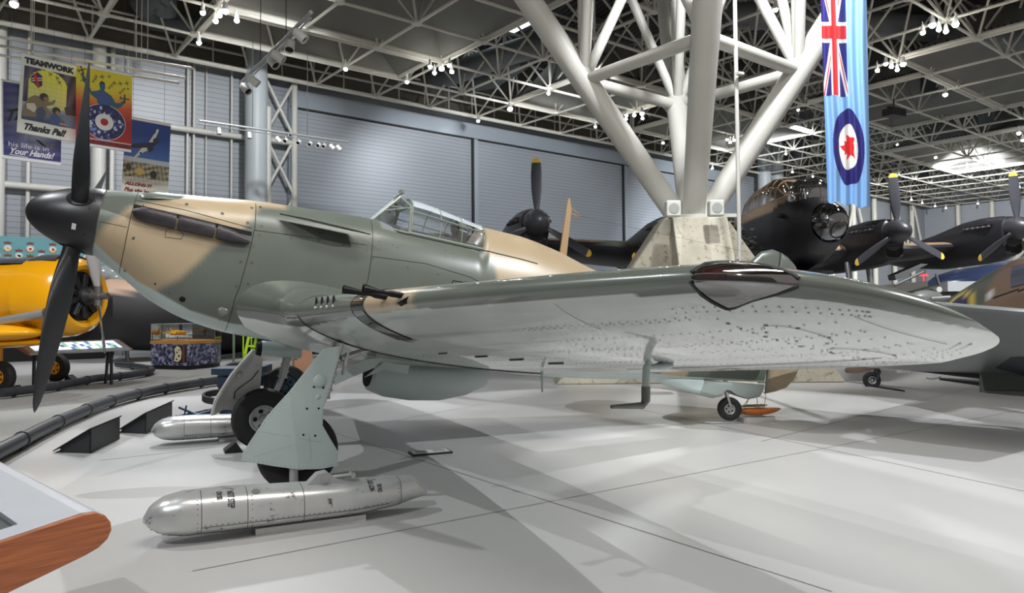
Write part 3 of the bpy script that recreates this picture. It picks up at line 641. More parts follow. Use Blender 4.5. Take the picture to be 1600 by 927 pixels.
YS = np.concatenate([np.linspace(.30, 1.2, 16)[:-1], np.linspace(1.2, 5.3, 110)[:-1], 6.15-(6.15-5.3)*(1-np.linspace(0, 1, 34))**1.8])
TANW = (2.52, 3.22)
def paint_wing(V):
    B = tob(V); x, y, z = B[:, 0], abs(B[:, 1]), B[:, 2]; n = len(x)
    zc = np.array([wplane(a, b) for a, b in zip(x, y)]); le = LEf(y); ch = TEf(y)-le
    polys = [[(2.2, 2.42), (2.6, 2.52), (3.2, 2.9), (4, 3.2), (5, 3.3), (5, 4.2), (4.0, 4.1), (3.3, 3.6), (2.7, 3.28), (2.2, 3.22)]]
    d = sdpoly(polys[0], x, y); k = np.clip(.5-d/.08, 0, 1)[:, None]; up = TAN*k+GREEN*(1-k)
    dem = zc-np.interp(y, [.3, 1, 2, 3, 5.5, 6.15], [.16, .13, .085, .06, .045, .035]); low = (z < dem) | ((z < zc-.0005) & ((x-le) > .22*ch+.0))
    slp = np.gradient(LEf(np.linspace(.3, 6.15, 600)), np.linspace(.3, 6.15, 600)); sl = np.interp(y, np.linspace(.3, 6.15, 600), slp); low &= ~((y > 5.2) & ((x-le)/np.sqrt(1+sl*sl) < .055))
    c = np.where(low[:, None], np.array(s(194, 199, 195)), up)  # wing underside paler than the belly paint: floor bounce put into the colour
    nav = navmask(x, y) & (z < zc+.2); c[nav] = s(96, 82, 74); c[navred(x, y, z, zc)] = s(150, 40, 40)
    lam = (y > 2.33) & (y < 2.56) & (x < 3.02) ; c[lam & (z < zc+.06)] = s(78, 76, 70); return c
def navdepth(y): return np.interp(y, [5.53, 5.545, 5.56, 5.60, 5.70, 5.88], [0, .11, .17, .155, .09, 0])
def navmask(x, y): return (x-LEf(y) < navdepth(y)) & (y > 5.53) & (y < 5.88)
def navred(x, y, z, zc): return (y > 5.56) & (y < 5.66) & (z > zc-.0) & (z < zc+.045) & (x-LEf(y) < .08)
def wing(sd):
    g = G(); rows = []
    for y in YS:
        row = [];
        for u_ in US[::-1]: x, z = wsurf(y, u_, False); row.append(tw(x, sd*y, z))
        for u_ in US[1:]: x, z = wsurf(y, u_, True); row.append(tw(x, sd*y, z))
        rows.append(row)
    g.grid(rows); g.add(rows[0], [tuple(range(len(rows[0])))])
    def lo(x, y, off=.003):
        le, te = float(LEf(y)), float(TEf(y)); u_ = min(max((x-le)/(te-le), 0.003), .999); return tw(x, sd*y, wsurf(y, u_, True)[1]-off)
    nd = vb((0, 0, -1))
    if sd < 0:
        rr = random.Random(5)
        for fr in (.155, .17, .28, .40, .42, .52, .64, .66, .78, .93):      # spanwise rows
            y = 1.5
            while y < (5.85 if fr > .2 else 5.3):
                x = LEf(y)+(TEf(y)-LEf(y))*fr; g.disc(lo(x, y), nd, .008 if y < 4.4 else .0065, 6, 2); y += .06
        for yc in (1.32, 1.7, 2.1, 2.5, 2.9, 3.3, 3.7, 4.1, 4.45, 4.8, 5.15, 5.42):  # ribs
            le, te = LEf(yc), TEf(yc); x = le+.30*(te-le)*(.6 if yc > 5.2 else 1)
            while x < te-.08: g.disc(lo(x, yc), nd, .008 if yc < 4.4 else .0065, 6, 2); x += .06
        # removable panels near the tip: outline and large screws
        for (cx, cy, rx, ry) in [(3.72, 5.56, .19, .10), (4.22, 5.50, .20, .11)]:
            ring = [lo(cx+rx*math.cos(t), cy+ry*math.sin(t)) for t in np.linspace(.3, 2*math.pi*.62, 26)]
            g.path(ring, .0009, 4, 1)
            for t in np.linspace(0, 2*math.pi, 7)[:-1]: g.disc(lo(cx+rx*math.cos(t), cy+ry*math.sin(t)), nd, .010, 10, 2)
        for i in range(15):
            u_ = i/14; x = 3.45+1.1*u_; y = 5.42-.05*u_; g.disc(lo(x, y), nd, .008 if i % 3 else .011, 10, 2)
        for t in np.linspace(0, 1, 40):        # tip rim
            yy = 5.3+.68*math.sin(t*math.pi); 
            if yy < 5.99: 
                x = (LEf(yy)+.16) if t < .5 else (TEf(yy)-.15)
                g.disc(lo(x, yy), nd, .0055, 6, 2); g.disc(lo(x+(.04 if t < .5 else -.04), yy-.02), nd, .0055, 6, 2)
        # joints: outer panel root gap, tip joint, aileron gap
        g.path([lo(x, 1.22) for x in np.linspace(2.36, 4.88, 40)], .007, 5, 1)
        def up(x, y, off=.0015):
            le, te = float(LEf(y)), float(TEf(y)); u_ = min(max((x-le)/(te-le), 0.0005), .999); return tw(x, sd*y, wsurf(y, u_, False)[1]+off)
        g.path([up(x, 1.22) for x in np.linspace(2.9, 2.34, 14)]+[lo(x, 1.22) for x in (2.34, 2.36)], .004, 5, 1)
        g.path([lo(x, 4.65) for x in np.linspace(3.0, 3.3, 20)], .0008, 4, 1)
        g.path([lo(x, 5.92) for x in np.linspace(3.62, 4.2, 20)], .0008, 4, 1)
        g.path([lo(TEf(y)-.34, y) for y in np.linspace(3.2, 5.5, 30)], .0012, 4, 1)
        for (x, y) in [(2.62, 1.52), (2.60, 1.60), (2.58, 1.68), (2.56, 1.76)]: pass
        for (x, y, l) in [(3.55, 2.5, .2), (3.75, 2.72, .2), (4.0, 2.9, .2), (3.35, 2.2, .15)]:
            g.path([lo(x, y), lo(x+.01, y+l)], .008, 5, 1)
    return g.build('wing', [wing_m, line_m, fast_m], HUR, paint_wing, smooth=50)
wing(-1); wing(1)
def wpt(x, y, low, off, sd=-1):
    le, te = float(LEf(y)), float(TEf(y)); u_ = min(max((x-le)/(te-le), 0.0), .999); xx, z = wsurf(y, u_, low); k = -1 if low else 1
    f = max(0, 1-u_/.03); return tw(xx-off*f, sd*y, z+k*off*(1-f*.7))
# wing-tip navigation lamp cover
g = G(); rows = []
for y in np.linspace(5.53, 5.88, 40):
    dpt = float(navdepth(y)); ss = np.linspace(-1, 1, 31); row = []
    for q in ss:
        dx = dpt*abs(q)**1.6; row.append(wpt(float(LEf(y))+dx+1e-5, y, q > 0, .012*math.sin(math.pi*min(1, (y-5.53)/.35))**.5))
    rows.append(row)
g.grid(rows); nl = g.build('navigation_lamp_cover', smoke_m, HUR, label='smoked transparent lamp cover on the wing tip')
g = G(); g.path([wpt(float(LEf(y))+float(navdepth(y))+.004, y, True, .006) for y in np.linspace(5.53, 5.88, 50)], .008, 6); g.path([wpt(float(LEf(y))+float(navdepth(y))+.004, y, False, .006) for y in np.linspace(5.53, 5.88, 50)], .008, 6)
g.build('gasket', mat('gasket_black', s(24, 26, 24), .5), nl)
g = G(); g.sphere(tw(float(LEf(5.65))+.012, -5.65, wplane(3.2, 5.65)+.005), .02, 12, 8); g.build('red_lamp', mat('red_lamp', s(130, 24, 28), .2), nl)
# landing lamp strip
g = G(); rows = []
for y in np.linspace(2.36, 2.54, 8):
    le = float(LEf(y)); row = [wpt(le+d, y, False, .006) for d in np.linspace(.30, 0.003, 14)]+[wpt(le+d, y, True, .006) for d in np.linspace(0, .42, 18)]; rows.append(row)
g.grid(rows); ll = g.build('landing_lamp_cover', glass('lamp_strip_glass', (.62, .6, .56), .12), HUR)
g = G()
for y in (2.35, 2.55):
    le = float(LEf(y)); g.path([wpt(le+d, y, False, .004) for d in np.linspace(.30, 0.003, 14)]+[wpt(le+d, y, True, .004) for d in np.linspace(0, .42, 18)], .004, 5)
g.path([wpt(float(LEf(y))+.42, y, True, .004) for y in np.linspace(2.35, 2.55, 5)], .004, 5)
g.build('gasket', line_m, ll)
for y in (1.62, 1.74, 1.86, 1.98):             # vents in the leading edge
    g = G(); c = wpt(float(LEf(y))+.012, y, False, .002); g.sphere(c, .05, 12, 8, 0, (.25, .22, 1)); e = wpt(float(LEf(y))+.004, y+.03, True, .002); g.sphere(e, .014, 10, 6, 1)
    g.build('vent', [void_m, silver_m], HUR)
# guns
for (y, l, fl) in [(2.90, .30, .031), (3.12, .26, .033)]:
    le = float(LEf(y)); z = wplane(le, y)+.035; g = G(); d = vb((-1, 0, 0))
    g.lathe(tw(le+.05, -y, z), d, [(0, .0), (0, .021), (.12, .022), (.15, .014), (.2, .015), (.05+l, fl), (.05+l, fl*.75), (l-.05, .01)], 18)
    g.build('gun_muzzle', mat('gun_steel', s(26, 24, 27), .35, .6), HUR)
y = 3.2; le = float(LEf(y)); g = G(); g.prism([tw(le-.03, -y-.03, wplane(le, y)-.05), tw(le-.06, -y-.02, wplane(le, y)-.03), tw(le+.10, -y-.05, wplane(le, y)+.10), tw(le+.08, -y-.02, wplane(le, y)+.03)], vb((0, .01, 0)))
g.build('gun_plate', void_m, HUR, smooth=0)
# pitot head under the port wing
g = G(); y = 3.9; b = tob(at((1010, 572), y=-3.9))[0]; x = b[0]; 
g.path([tob_ for tob_ in [tw(x+.04, -y, wplane(x, y)-.05), at((1010, 575), y=-3.9), at((1009, 605), y=-3.9)]], .026, 14)
g.path([at((1009, 604), y=-3.9), at((1009, 626), y=-3.9), at((1004, 634), y=-3.9), at((955, 636), y=-3.9)], [.03, .03, .024, .012], 14, 1)
g.build('pitot_head', [duck_m, mat('pitot_dark', s(110, 112, 108), .4, .4)], HUR)
for (px, yy, l) in [((1270, 548), -5.0, .05), ((847, 590), -2.2, .13)]:
    a = at(px, y=yy); g = G(); g.tube(a+np.array([0, 0, .06]), a-np.array([0, 0, l]), .013, .008, n=10); g.lathe(a, (0, 0, 1), [(0, .02), (.008, .02)], 12); g.build('drain_tube', duck_m, HUR)
g = G(); a = at((1035, 572), y=-4.05); g.sphere(a, .07, 16, 10, 0, (1.3, .6, .35)); g.build('underwing_blister', duck_m, HUR)

# ---- canopy
def caps(x, zs, zt, hs, ht, n=18, p=2.6):
    """cabin section at x: sill half width hs at zs up over the top zt"""
    P = []
    for t in np.linspace(0, math.pi, n): c, s_ = math.cos(t), math.sin(t); P.append(tw(x, -hs*math.copysign(abs(c)**(2/p), c), zs+(zt-zs)*abs(s_)**(2/p)))
    return P
CX = [3.52, 3.86, 4.12, 4.40]; zs_ = lambda x: .49-.0*(x-3.5); zt_ = lambda x: np.interp(x, [3.5, 3.7, 4.4], [.915, .905, .805]); hs_ = lambda x: np.interp(x, [3.4, 4.4], [.33, .32])
CAN = G(); CAN.grid([caps(x, zs_(x), zt_(x), hs_(x), 0, 30, 2.5) for x in np.linspace(3.52, 4.40, 16)]); 
whitened_m = mat('whitened_perspex', s(214, 222, 228), .16, 0, .06, 9, spec=.8); whitened_m.node_tree.nodes['Principled BSDF'].inputs['Alpha'].default_value = .62  # hood top whitened: its bright reflection is put into the perspex colour
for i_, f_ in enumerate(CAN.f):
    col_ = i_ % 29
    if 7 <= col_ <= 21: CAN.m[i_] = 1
can = CAN.build('canopy_hood', [clear_m, whitened_m], HUR)
fr_m = mat('canopy_frame', tuple(GREEN*1.8), .35)
g = G()
for x in CX: g.path(caps(x, zs_(x), zt_(x), hs_(x), 0, 30, 2.5), .010 if x in (3.52, 4.40) else .006, 6)
g.grid([caps(x, zs_(x), zt_(x)-.004, hs_(x)-.002, 0, 30, 2.5)[:12] for x in (4.09, 4.18)]); 
for sd in (-1, 1):
    g.path([tw(x, sd*(hs_(x)*.97), .735-(x-3.5)*.06) for x in np.linspace(3.52, 4.4, 10)], .010, 6); g.path([tw(x, sd*(hs_(x)+.004), .49) for x in np.linspace(3.5, 4.42, 10)], .02, 6)
g.build('frame', fr_m, can)
g = G(); rows = []
A0, A1 = (3.12, .10, .555), (3.38, .335, .485); T0, T1 = (3.41, .12, .90), (3.50, .25, .80)
wsq = [A0, A1, (3.50, .335, .485), (3.50, .30, .70), T1, T0]
for sd in (-1, 1): 
    f = lambda p: tw(p[0], sd*p[1], p[2])
    g.add([f(p) for p in wsq], [(0, 1, 2, 3, 4, 5)])
g.add([tw(*A0), tw(A0[0], -A0[1], A0[2]), tw(T0[0], -T0[1], T0[2]), tw(*T0)], [(0, 1, 2, 3)])
g.add([tw(*T0), tw(T0[0], -T0[1], T0[2]), tw(T1[0], -T1[1], T1[2]), tw(*T1)], [(0, 1, 2, 3)])
ws = g.build('windscreen', clear_m, HUR, smooth=0)
g = G()
for sd in (-1, 1):
    f = lambda p: tw(p[0], sd*p[1], p[2])
    for a, b in zip(wsq, wsq[1:]+wsq[:1]): g.tube(f(a), f(b), .014, n=8)
    g.tube(f((3.24, .17, .70)), f((3.5, .27, .78)), .010, n=6); g.tube(f((3.3, .12, .775)), f((3.50, .28, .76)), .01, n=6)
g.tube(tw(*A0), tw(A0[0], -A0[1], A0[2]), .014); g.tube(tw(*T0), tw(T0[0], -T0[1], T0[2]), .014); g.tube(tw(*T1), tw(T1[0], -T1[1], T1[2]), .014)
g.tube(tw(3.03, 0, .59), tw(3.14, 0, .58), .03, .015)
g.build('frame', fr_m, ws)
g = G(); g.tube(tw(3.36, 0, .90), tw(3.44, 0, .975), .012); g.box(tw(3.44, 0, .985), (.03, .14, .04)); g.build('mirror', fr_m, HUR)
g = G(); g.box(tw(4.2, 0, .62), (.05, .3, .3)); g.sphere(tw(4.14, 0, .72), .09, 12, 8, 0, (.5, 1, 1)); g.build('headrest', mat('seat_leather', s(70, 66, 60), .6), HUR)
g = G(); g.prism([tw(x, -.012, z) for x, z in [(5.57, .62), (5.67, .64), (5.645, 1.3), (5.60, 1.43), (5.575, 1.40)]], vb((0, .024, 0)))
g.path([tw(5.63, 0, 1.24), tw(5.72, 0, 1.23), tw(5.78, 0, 1.20), tw(5.74, 0, 1.27), tw(5.63, 0, 1.30)], .009, 6)
g.build('aerial_mast', mat('mast_wood', s(160, 132, 96), .6), HUR, smooth=0)
g = G(); g.tube(tw(5.77, 0, 1.23), tw(9.05, 0, 1.36), .0015, n=4); g.build('aerial_wire', line_m, HUR)

# ---- tail
def slab(P, hw, pf=None):
    """fin-like blade from an outline in body x,z with rounded edges"""
    P = np.array(P, float); c = P.mean(0); g = G(); rows = []
    for k, w in ((1, 0), (.985, .35), (.95, .65), (.85, .9), (.6, 1)):
        rows.append(([tw(*(c[0]+(p[0]-c[0])*k, -hw*w, c[1]+(p[1]-c[1])*k)) for p in P], [tw(*(c[0]+(p[0]-c[0])*k, hw*w, c[1]+(p[1]-c[1])*k)) for p in P]))
    for sd in (0, 1):
        g.grid([r[sd] for r in rows], cv=True); g.add(rows[-1][sd], [tuple(range(len(P)))])
    return g
def smoothp(P, n=4):
    P = [np.array(p, float) for p in P]
    for _ in range(n-2):
        Q = []
        for a, b in zip(P, P[1:]+P[:1]): Q += [a*.75+b*.25, a*.25+b*.75]
        P = Q
    return [tuple(p) for p in P]
def paint_tail(V):
    B = tob(V); x, z = B[:, 0], B[:, 2]
    return camo(0, [[(9.3, -.8), (9.25, .0), (9.4, .3), (9.9, .4), (10, -.8)], [(8.4, .9), (9.1, 1.05), (9.15, .4), (8.6, .3)]], x, z, .05)
fin = [(8.2, .22), (8.42, .82), (8.62, 1.14), (8.88, 1.40), (9.10, 1.48), (9.24, 1.47), (9.25, .9), (9.25, .2), (9.25, -.3), (8.9, -.2)]
slab(fin, .05).build('fin', paint_m, HUR, paint_tail)
rud = [(9.27, 1.47), (9.42, 1.43), (9.58, 1.34), (9.74, 1.14), (9.84, .80), (9.89, .4), (9.90, 0), (9.87, -.2), (9.80, -.37), (9.66, -.5), (9.45, -.58), (9.26, -.63), (9.25, 0), (9.25, .8)]
slab(rud, .045).build('rudder', paint_m, HUR, paint_tail)
keel = [(6.9, -.60), (7.5, -.735), (8.0, -.785), (8.27, -.805), (8.42, -.76), (8.5, -.66), (8.66, -.655), (8.85, -.73), (8.95, -.745), (9.15, -.69), (9.21, -.60), (9.22, -.50), (8.6, -.54), (8.0, -.57), (7.0, -.62)]
slab(keel, .07).build('ventral_keel', duck_m, HUR)
for sd in (-1, 1):
    g = G(); rows = []
    for y in np.concatenate([np.linspace(.05, 1.3, 8), 1.68-.38*(1-np.linspace(0, 1, 8))**2]):
        q = max(0, (y-1.3)/.38); le = 8.3+.12*y+.35*q**2.5; te = 9.25-.25*q**3; row = []
        for u_ in list(np.linspace(1, 0, 12)**1.5)+list(np.linspace(0, 1, 12)**1.5)[1:]:
            row.append(u_)
        r2 = []
        us = np.linspace(0, 1, 12)**1.5
        for u_ in us[::-1]: r2.append(tw(le+(te-le)*u_, sd*y, .2+naca(u_)*.11*(te-le)))
        for u_ in us[1:]: r2.append(tw(le+(te-le)*u_, sd*y, .2-naca(u_)*.11*(te-le)))
        rows.append(r2)
    g.grid(rows); g.build('tailplane', paint_m, HUR, lambda V: np.where((tob(V)[:, 2] < .195)[:, None], PALE, GREEN))
g = G(); c = at((1137, 637), y=0); ax = np.array([.94, -.34, 0]); ax /= np.linalg.norm(ax)
def wheel(g, c, ax, Rr, wd, rim, mi=(0, 1, 2), spokes=5, n=40):
    ax = np.array(ax, float); ax = ax/np.linalg.norm(ax); h = wd/2
    g.lathe(c, ax, [(-h*.75, rim), (-h*.95, rim+.02), (-h, (rim+Rr)/2), (-h*.9, Rr*.93), (-h*.55, Rr*.99), (0, Rr), (h*.55, Rr*.99), (h*.9, Rr*.93), (h, (rim+Rr)/2), (h*.95, rim+.02), (h*.75, rim)], n, mi[0])
    for sg in (-1, 1):
        g.lathe(c, ax*sg, [(h*.8, rim), (h*.86, rim*.96), (h*.8, rim*.86), (h*.45, rim*.8), (h*.4, rim*.32), (h*.8, rim*.26), (h*.85, 0)], n, mi[1])
        x, y, _ = g.frame(ax)
        for k in range(spokes):
            a = 2*math.pi*k/spokes; g.disc(c+ax*sg*(h*.44)+(x*math.cos(a)+y*math.sin(a))*rim*.57, ax, rim*.17, 12, mi[2])
yax = np.array([0, 1., 0])
tax = np.array([.55, .83, 0])
wheel(g, c+np.array([.03, 0, -.02]), tax, .165, .11, .075)
o = g.build('tail_wheel', [rub_m, silver_m, void_m], HUR)
g = G(); t0 = c+np.array([-.03, 0, .44]); g.tube(t0, t0-np.array([0, 0, .17]), .03, n=12); g.tube(t0-np.array([0, 0, .15]), t0-np.array([0, 0, .24]), .042, .03, n=12)
for sg in (-1, 1): g.path([t0-np.array([0, 0, .2])+tax*.03*sg, t0-np.array([-.02, 0, .28])+tax*.085*sg, c+tax*.08*sg+np.array([.05, 0, 0])], .017, 8)
g.build('tail_wheel_fork', silver_m, HUR)
# ---- radiator under the belly
g = G(); rows = []
prof = [(3.40, .20, .20, -1.02), (3.43, .235, .21, -1.05), (3.6, .26, .24, -1.07), (3.9, .27, .26, -1.06), (4.25, .27, .25, -1.03), (4.55, .25, .20, -.98), (4.75, .22, .12, -.93)]
for x, hw, hh, zc in prof:
    rows.append([tw(x, hw*math.copysign(abs(math.cos(t))**.75, math.cos(t)), zc-.02+(hh if math.sin(t) < 0 else .25)*math.copysign(abs(math.sin(t))**.85, math.sin(t))*(.9)) for t in np.linspace(0, 2*math.pi, 36, endpoint=False)])
g.grid(rows, cv=True); g.add([r+vb((-.002, 0, 0)) for r in rows[0]], [tuple(range(36))], 1); g.add(rows[-1], [tuple(range(36))], 1)
x0, x1 = 3.395, 3.40
g.build('radiator', [duck_m, void_m], HUR)
# belly plates and landing gear
g = G(); g.prism([at(p, y=-.95) for p in [(523, 602), (523, 582), (572, 562), (598, 560), (585, 575), (540, 594)]], (0, .02, 0)); g.prism([at(p, y=-.75) for p in [(570, 590), (600, 566), (640, 572), (637, 585), (600, 578)]], (0, .02, 0))
g.build('wheel_bay_fairing', duck_m, HUR, smooth=0)
def leg(sd):
    A_ = np.array([2.45, sd*1.22, 1.22]); Cw = np.array([2.22, sd*1.14, .355])
    g = G(); d = (Cw-A_)/np.linalg.norm(Cw-A_); m = A_+(Cw-A_)*.45; o = np.array([.10, -sd*.0, 0])
    g.tube(A_+o+np.array([.02, 0, .1]), m+o, .048, n=18); g.tube(m+o, Cw+o*.4-d*.12, .034, n=16)
    for t in (.05, .2, .28, .36, .44): g.tube(A_+o+(Cw-A_)*t, A_+o+(Cw-A_)*(t+.02), .058, n=16)
    g.tube(Cw+o*.4-d*.13, Cw+np.array([0, sd*.1, 0]), .03, n=12); g.tube(Cw-np.array([0, .12, 0]), Cw+np.array([0, .12, 0]), .028, n=12)
    g.tube(A_+o+np.array([.04, 0, -.05]), A_+np.array([.75, -sd*.25, .10]), .03, n=12); g.tube(A_+o+np.array([.06, 0, -.2]), A_+np.array([.2, 0, .0]), .018, n=8)
    g.build('undercarriage_leg', silver_m, HUR)
    g = G(); wheel(g, Cw, (0, 1, 0), .355, .19, .165); g.build('main_wheel', [rub_m, silver_m, void_m], HUR)
leg(-1); leg(1)
g = G(); g.tube((2.16, -1.305, .02), (2.16, -1.305, .42), .04, .04, n=14); g.build('axle_strut', silver_m, HUR)
def door(sd, m, mi2):
    """leg fairing: outer plate folded along a vertical crease"""
    f = lambda x, z: np.array([x, sd*(1.37+.0*z)-sd*(.0 if x > fold(z) else (fold(z)-x)*.32), z]); fold = lambda z: np.interp(z, [.2, .9], [2.19, 2.11])
    fr_ = [(2.40, 1.27), (2.11, .91), (1.94, .71), (1.81, .50), (1.745, .385), (1.74, .33), (2.0, .27), (2.19, .235)]
    bk_ = [(2.19, .235), (2.38, .22), (2.53, .235), (2.53, .36), (2.46, .48), (2.395, .60), (2.40, .74), (2.47, .96), (2.53, 1.18), (2.535, 1.29), (2.40, 1.27)]
    g = G()
    for P in ([(2.11, .91)]+fr_[2:], bk_+[(2.11, .91)]):
        g.prism([f(*p) for p in P], (0, -sd*.012, 0))
    for p, r in (((2.37, .99), .058), ((2.355, .85), .022)):
        if sd < 0: g.sphere(f(*p), r, 20, 12, 0, (1, .35, 1))
    if sd < 0:
        for p in ((2.32, .94), (2.40, .93), (2.26, .755), (2.36, .75), (2.23, .53), (2.33, .515)): g.disc(f(*p)+np.array([0, -.002, 0]), (0, 1, 0), .010, 10, 1)
        for P in (bk_, fr_[1:]):
            for (a, b), (c, d) in zip(P[:-1], P[1:]):
                L = math.hypot(c-a, d-b); k = int(L/.035)
                for i in range(k):
                    x, z = a+(c-a)*i/k, b+(d-b)*i/k; x += (2.25-x)*.05; z += (.7-z)*.04; g.disc(f(x, z)+np.array([0, -.002, 0]), (0, 1, 0), .0028, 5, 2)
        for (a, b), (c, d) in (((1.85, .58), (2.14, .52)), ((1.84, .36), (2.15, .45)), ((2.2, .5), (2.4, .45)), ((2.28, .52), (2.3, .3))):
            for i in range(14): x, z = a+(c-a)*i/14, b+(d-b)*i/14; g.disc(f(x, z)+np.array([0, -.002, 0]), (0, 1, 0), .0028, 5, 2)
    return g.build('leg_door', [m, hole_m, fast_m], HUR, smooth=20)
door(-1, duck_m, 0)
# starboard door: bare metal inside faces us
g = G(); P = [(2.26, 1.17), (2.13, 1.14), (1.9, .86), (1.72, .58), (1.68, .42), (1.70, .40), (1.80, .46), (1.95, .44), (2.1, .44), (2.22, .66)]
g.prism([np.array([x, 1.40-.1*(2.2-x), z]) for x, z in P], (0, .02, 0)); g.prism([np.array([x, 1.40-.1*(2.2-x), z]) for x, z in [(1.9, .86), (1.72, .58), (1.68, .42), (1.66, .42), (1.70, .59), (1.88, .88), (2.12, 1.16), (2.13, 1.14)]], (0, -.16, 0))
g.sphere((1.98, 1.36, .86), .035, 14, 8, 0, (1, .5, 1)); g.path([(2.2, 1.395, .9), (2.12, 1.38, .8), (2.0, 1.37, .72), (1.93, 1.36, .66), (1.92, 1.36, .58)], .006, 6, 1)
g.build('leg_door', [mat('bare_metal_paint', s(186, 186, 184), .45, .25, .1, 6, .05, 10, dirt=(s(110, 106, 100), 7, .66)), fast_m], HUR, smooth=20, label='bare metal inner side of the far undercarriage door')
g = G(); a = at((408, 545), y=1.2); b = at((470, 548), y=1.2); g.tube(a, b, .095, n=20); g.tube(a-(b-a)*.12, a, .075, .09, n=20, mi=1); g.build('gear_pivot_fairing', [duck_m, void_m], HUR)
g = G(); g.prism([(1.80, 1.02, 0), (1.99, 1.02, 0), (1.915, 1.02, .12), (1.79, 1.02, .02)], (0, .22, 0)); tag(g.build('wheel_chock', mat('chock_black', s(22, 22, 24), .7), smooth=0), 'black wedge chock in front of the far main wheel', 'wheel chock')
# ================================================================== AROUND THE FIGHTER
def P3(*a): return np.array(a, float)
# ---- skis beside the main wheels
def ski_sec(x, y0):
    ztop = np.interp(x, [0, .04, .12, .25, .5, 1.2, 1.75, 1.95, 2.02, 2.06], [.19, .26, .31, .335, .335, .30, .285, .27, .18, .125])
    zbot = np.interp(x, [0, .04, .12, .25, .5, 1.5, 1.8, 2.06], [.17, .115, .07, .048, .045, .045, .07, .11])
    hw = np.interp(x, [0, .04, .12, .25, .5, 1.4, 1.75, 1.95, 2.06], [.04, .10, .16, .19, .205, .19, .15, .07, .01]); return ztop, zbot, hw
def ski_pt(x, q, y0, x0, sd=-1):
    """q 0 = top centre, 1 = bottom centre, towards side sd"""
    zt, zb, hw = ski_sec(x, y0); a = q*math.pi; c, s_ = math.cos(a), math.sin(a); k = .72
    z = (zt+zb)/2-.02+((zt-(zt+zb)/2+.02) if c > 0 else ((zt+zb)/2-.02-zb))*math.copysign(abs(c)**k, c)
    return P3(x0+x, y0+sd*hw*abs(s_)**k*math.copysign(1, s_) if s_ else y0, z)
def ski(x0, y0, lab, near):
    t = thing('landing_ski', (x0+1, y0, 0), lab, 'ski', None)
    g = G(); xs = np.concatenate([2.06*.0+.25*(1-np.cos(np.linspace(0, math.pi/2, 10))), np.linspace(.25, 1.75, 24)[1:], np.linspace(1.75, 2.06, 10)[1:]])
    rows = []
    for x in xs: rows.append([ski_pt(x, q, y0, x0, -1) for q in np.linspace(0, 1, 22)]+[ski_pt(x, q, y0, x0, 1) for q in np.linspace(1, 0, 22)[1:-1]])
    g.grid(rows, cv=True); g.add(rows[0], [tuple(range(len(rows[0])))]); g.add(rows[-1], [tuple(range(len(rows[0])))])
    for xr in (.36, .66, 1.05, 1.8): g.path([ski_pt(xr, q, y0, x0)+P3(0, -.001, .001) for q in np.linspace(0, .95, 24)], .0022, 4, 1)
    g.path([ski_pt(x, .60, y0, x0)+P3(0, -.001, 0) for x in np.linspace(.36, 1.7, 20)], .0022, 4, 1)
    g.path([ski_pt(x, .80, y0, x0)+P3(0, -.001, 0) for x in np.linspace(.03, 1.8, 30)], .0022, 4, 1)
    for i in range(46):
        for q in (.57, .78):
            x = .05+1.7*i/46
            if q < .6 and x < .36: continue
            p = ski_pt(x, q, y0, x0); g.disc(p+P3(0, -.002, 0), (0, -1, .2), .0042, 6, 1)
    for xr in (.335, .69, 1.78):
        for q in np.linspace(.25, .8, 9): p = ski_pt(xr, q, y0, x0); g.disc(p+P3(0, -.002, .001), (0, -1, .6), .004, 6, 1)
    g.build('hull', [alu_m, fast_m], t)
    if near:
        for (txt, x, q0, sz) in (('NOT STEP', .53, .10, .062), ('ON SKI', .46, .10, .05), ('NOT STEP', 1.58, .06, .055), ('ON SKI', 1.64, .10, .05)):
            q_ = G(); q_.text(txt, (0, 0, 0), (1, 0, 0), (0, 1, 0), sz, bold=.0015); L = .55; fl = -1 if x > 1 else 1; q0 = q0+(.62*.5 if fl < 0 else 0)
            V = []
            for v in q_.v:
                qq = q0+fl*v[0]/L*.62; V.append(tuple(ski_pt(x+fl*v[1], qq, y0, x0)+P3(0, -.002, .003)))
            q_.v = V; q_.build('stencil', mat('stencil_black', s(28, 32, 30), .6), t, smooth=0)
        g = G(); c = P3(x0+1.22, y0-.02, .30)
        g.prism([c+P3(dx, -.05, dz) for dx, dz in [(-.14, -.01), (-.05, .075), (.02, .085), (.08, .03), (.17, .0), (.17, -.02), (-.14, -.03)]], (0, .1, 0)); g.tube(c+P3(0, -.065, .035), c+P3(0, .07, .035), .03, n=16); g.tube(c+P3(0, -.07, .035), c+P3(0, -.066, .035), .016, n=12, mi=1)
        g.tube(c+P3(.05, 0, .03), c+P3(.24, 0, .035), .016, n=10); g.tube(c+P3(.22, -.05, .035), c+P3(.22, .05, .035), .018, n=10); g.box(c+P3(.0, 0, -.015), (.34, .13, .012))
        for dx in (-.12, -.06, .06, .12): g.sphere(c+P3(dx, -.055, -.005), .008, 8, 5)
        g.build('pedestal_fitting', silver_m, t)
        g = G(); g.disc(ski_pt(.72, .16, y0, x0)+P3(0, -.001, .002), (0, -.4, 1), .03, 16); g.build('filler_cap', mat('cap_grey', s(110, 112, 108), .5, .3), t)
blk = mat('white_block', s(205, 205, 204), .6)
def block(c, sz, lab):
    g = G(); g.box(c, sz); tag(g.build('support_block', blk, smooth=0), lab, 'block')
ski(1.0, -2.22, 'silver aircraft ski with worn paint in front of the near main wheel', True)
block(P3(2.12, -2.24, .022), (.80, .22, .044), 'flat pale block under the nearer silver ski')
ski(1.04, 2.02, 'silver aircraft ski behind the far main wheel, partly hidden by the tyre', False)
block(P3(2.1, 2.02, .022), (.60, .22, .044), 'flat pale block under the farther silver ski')

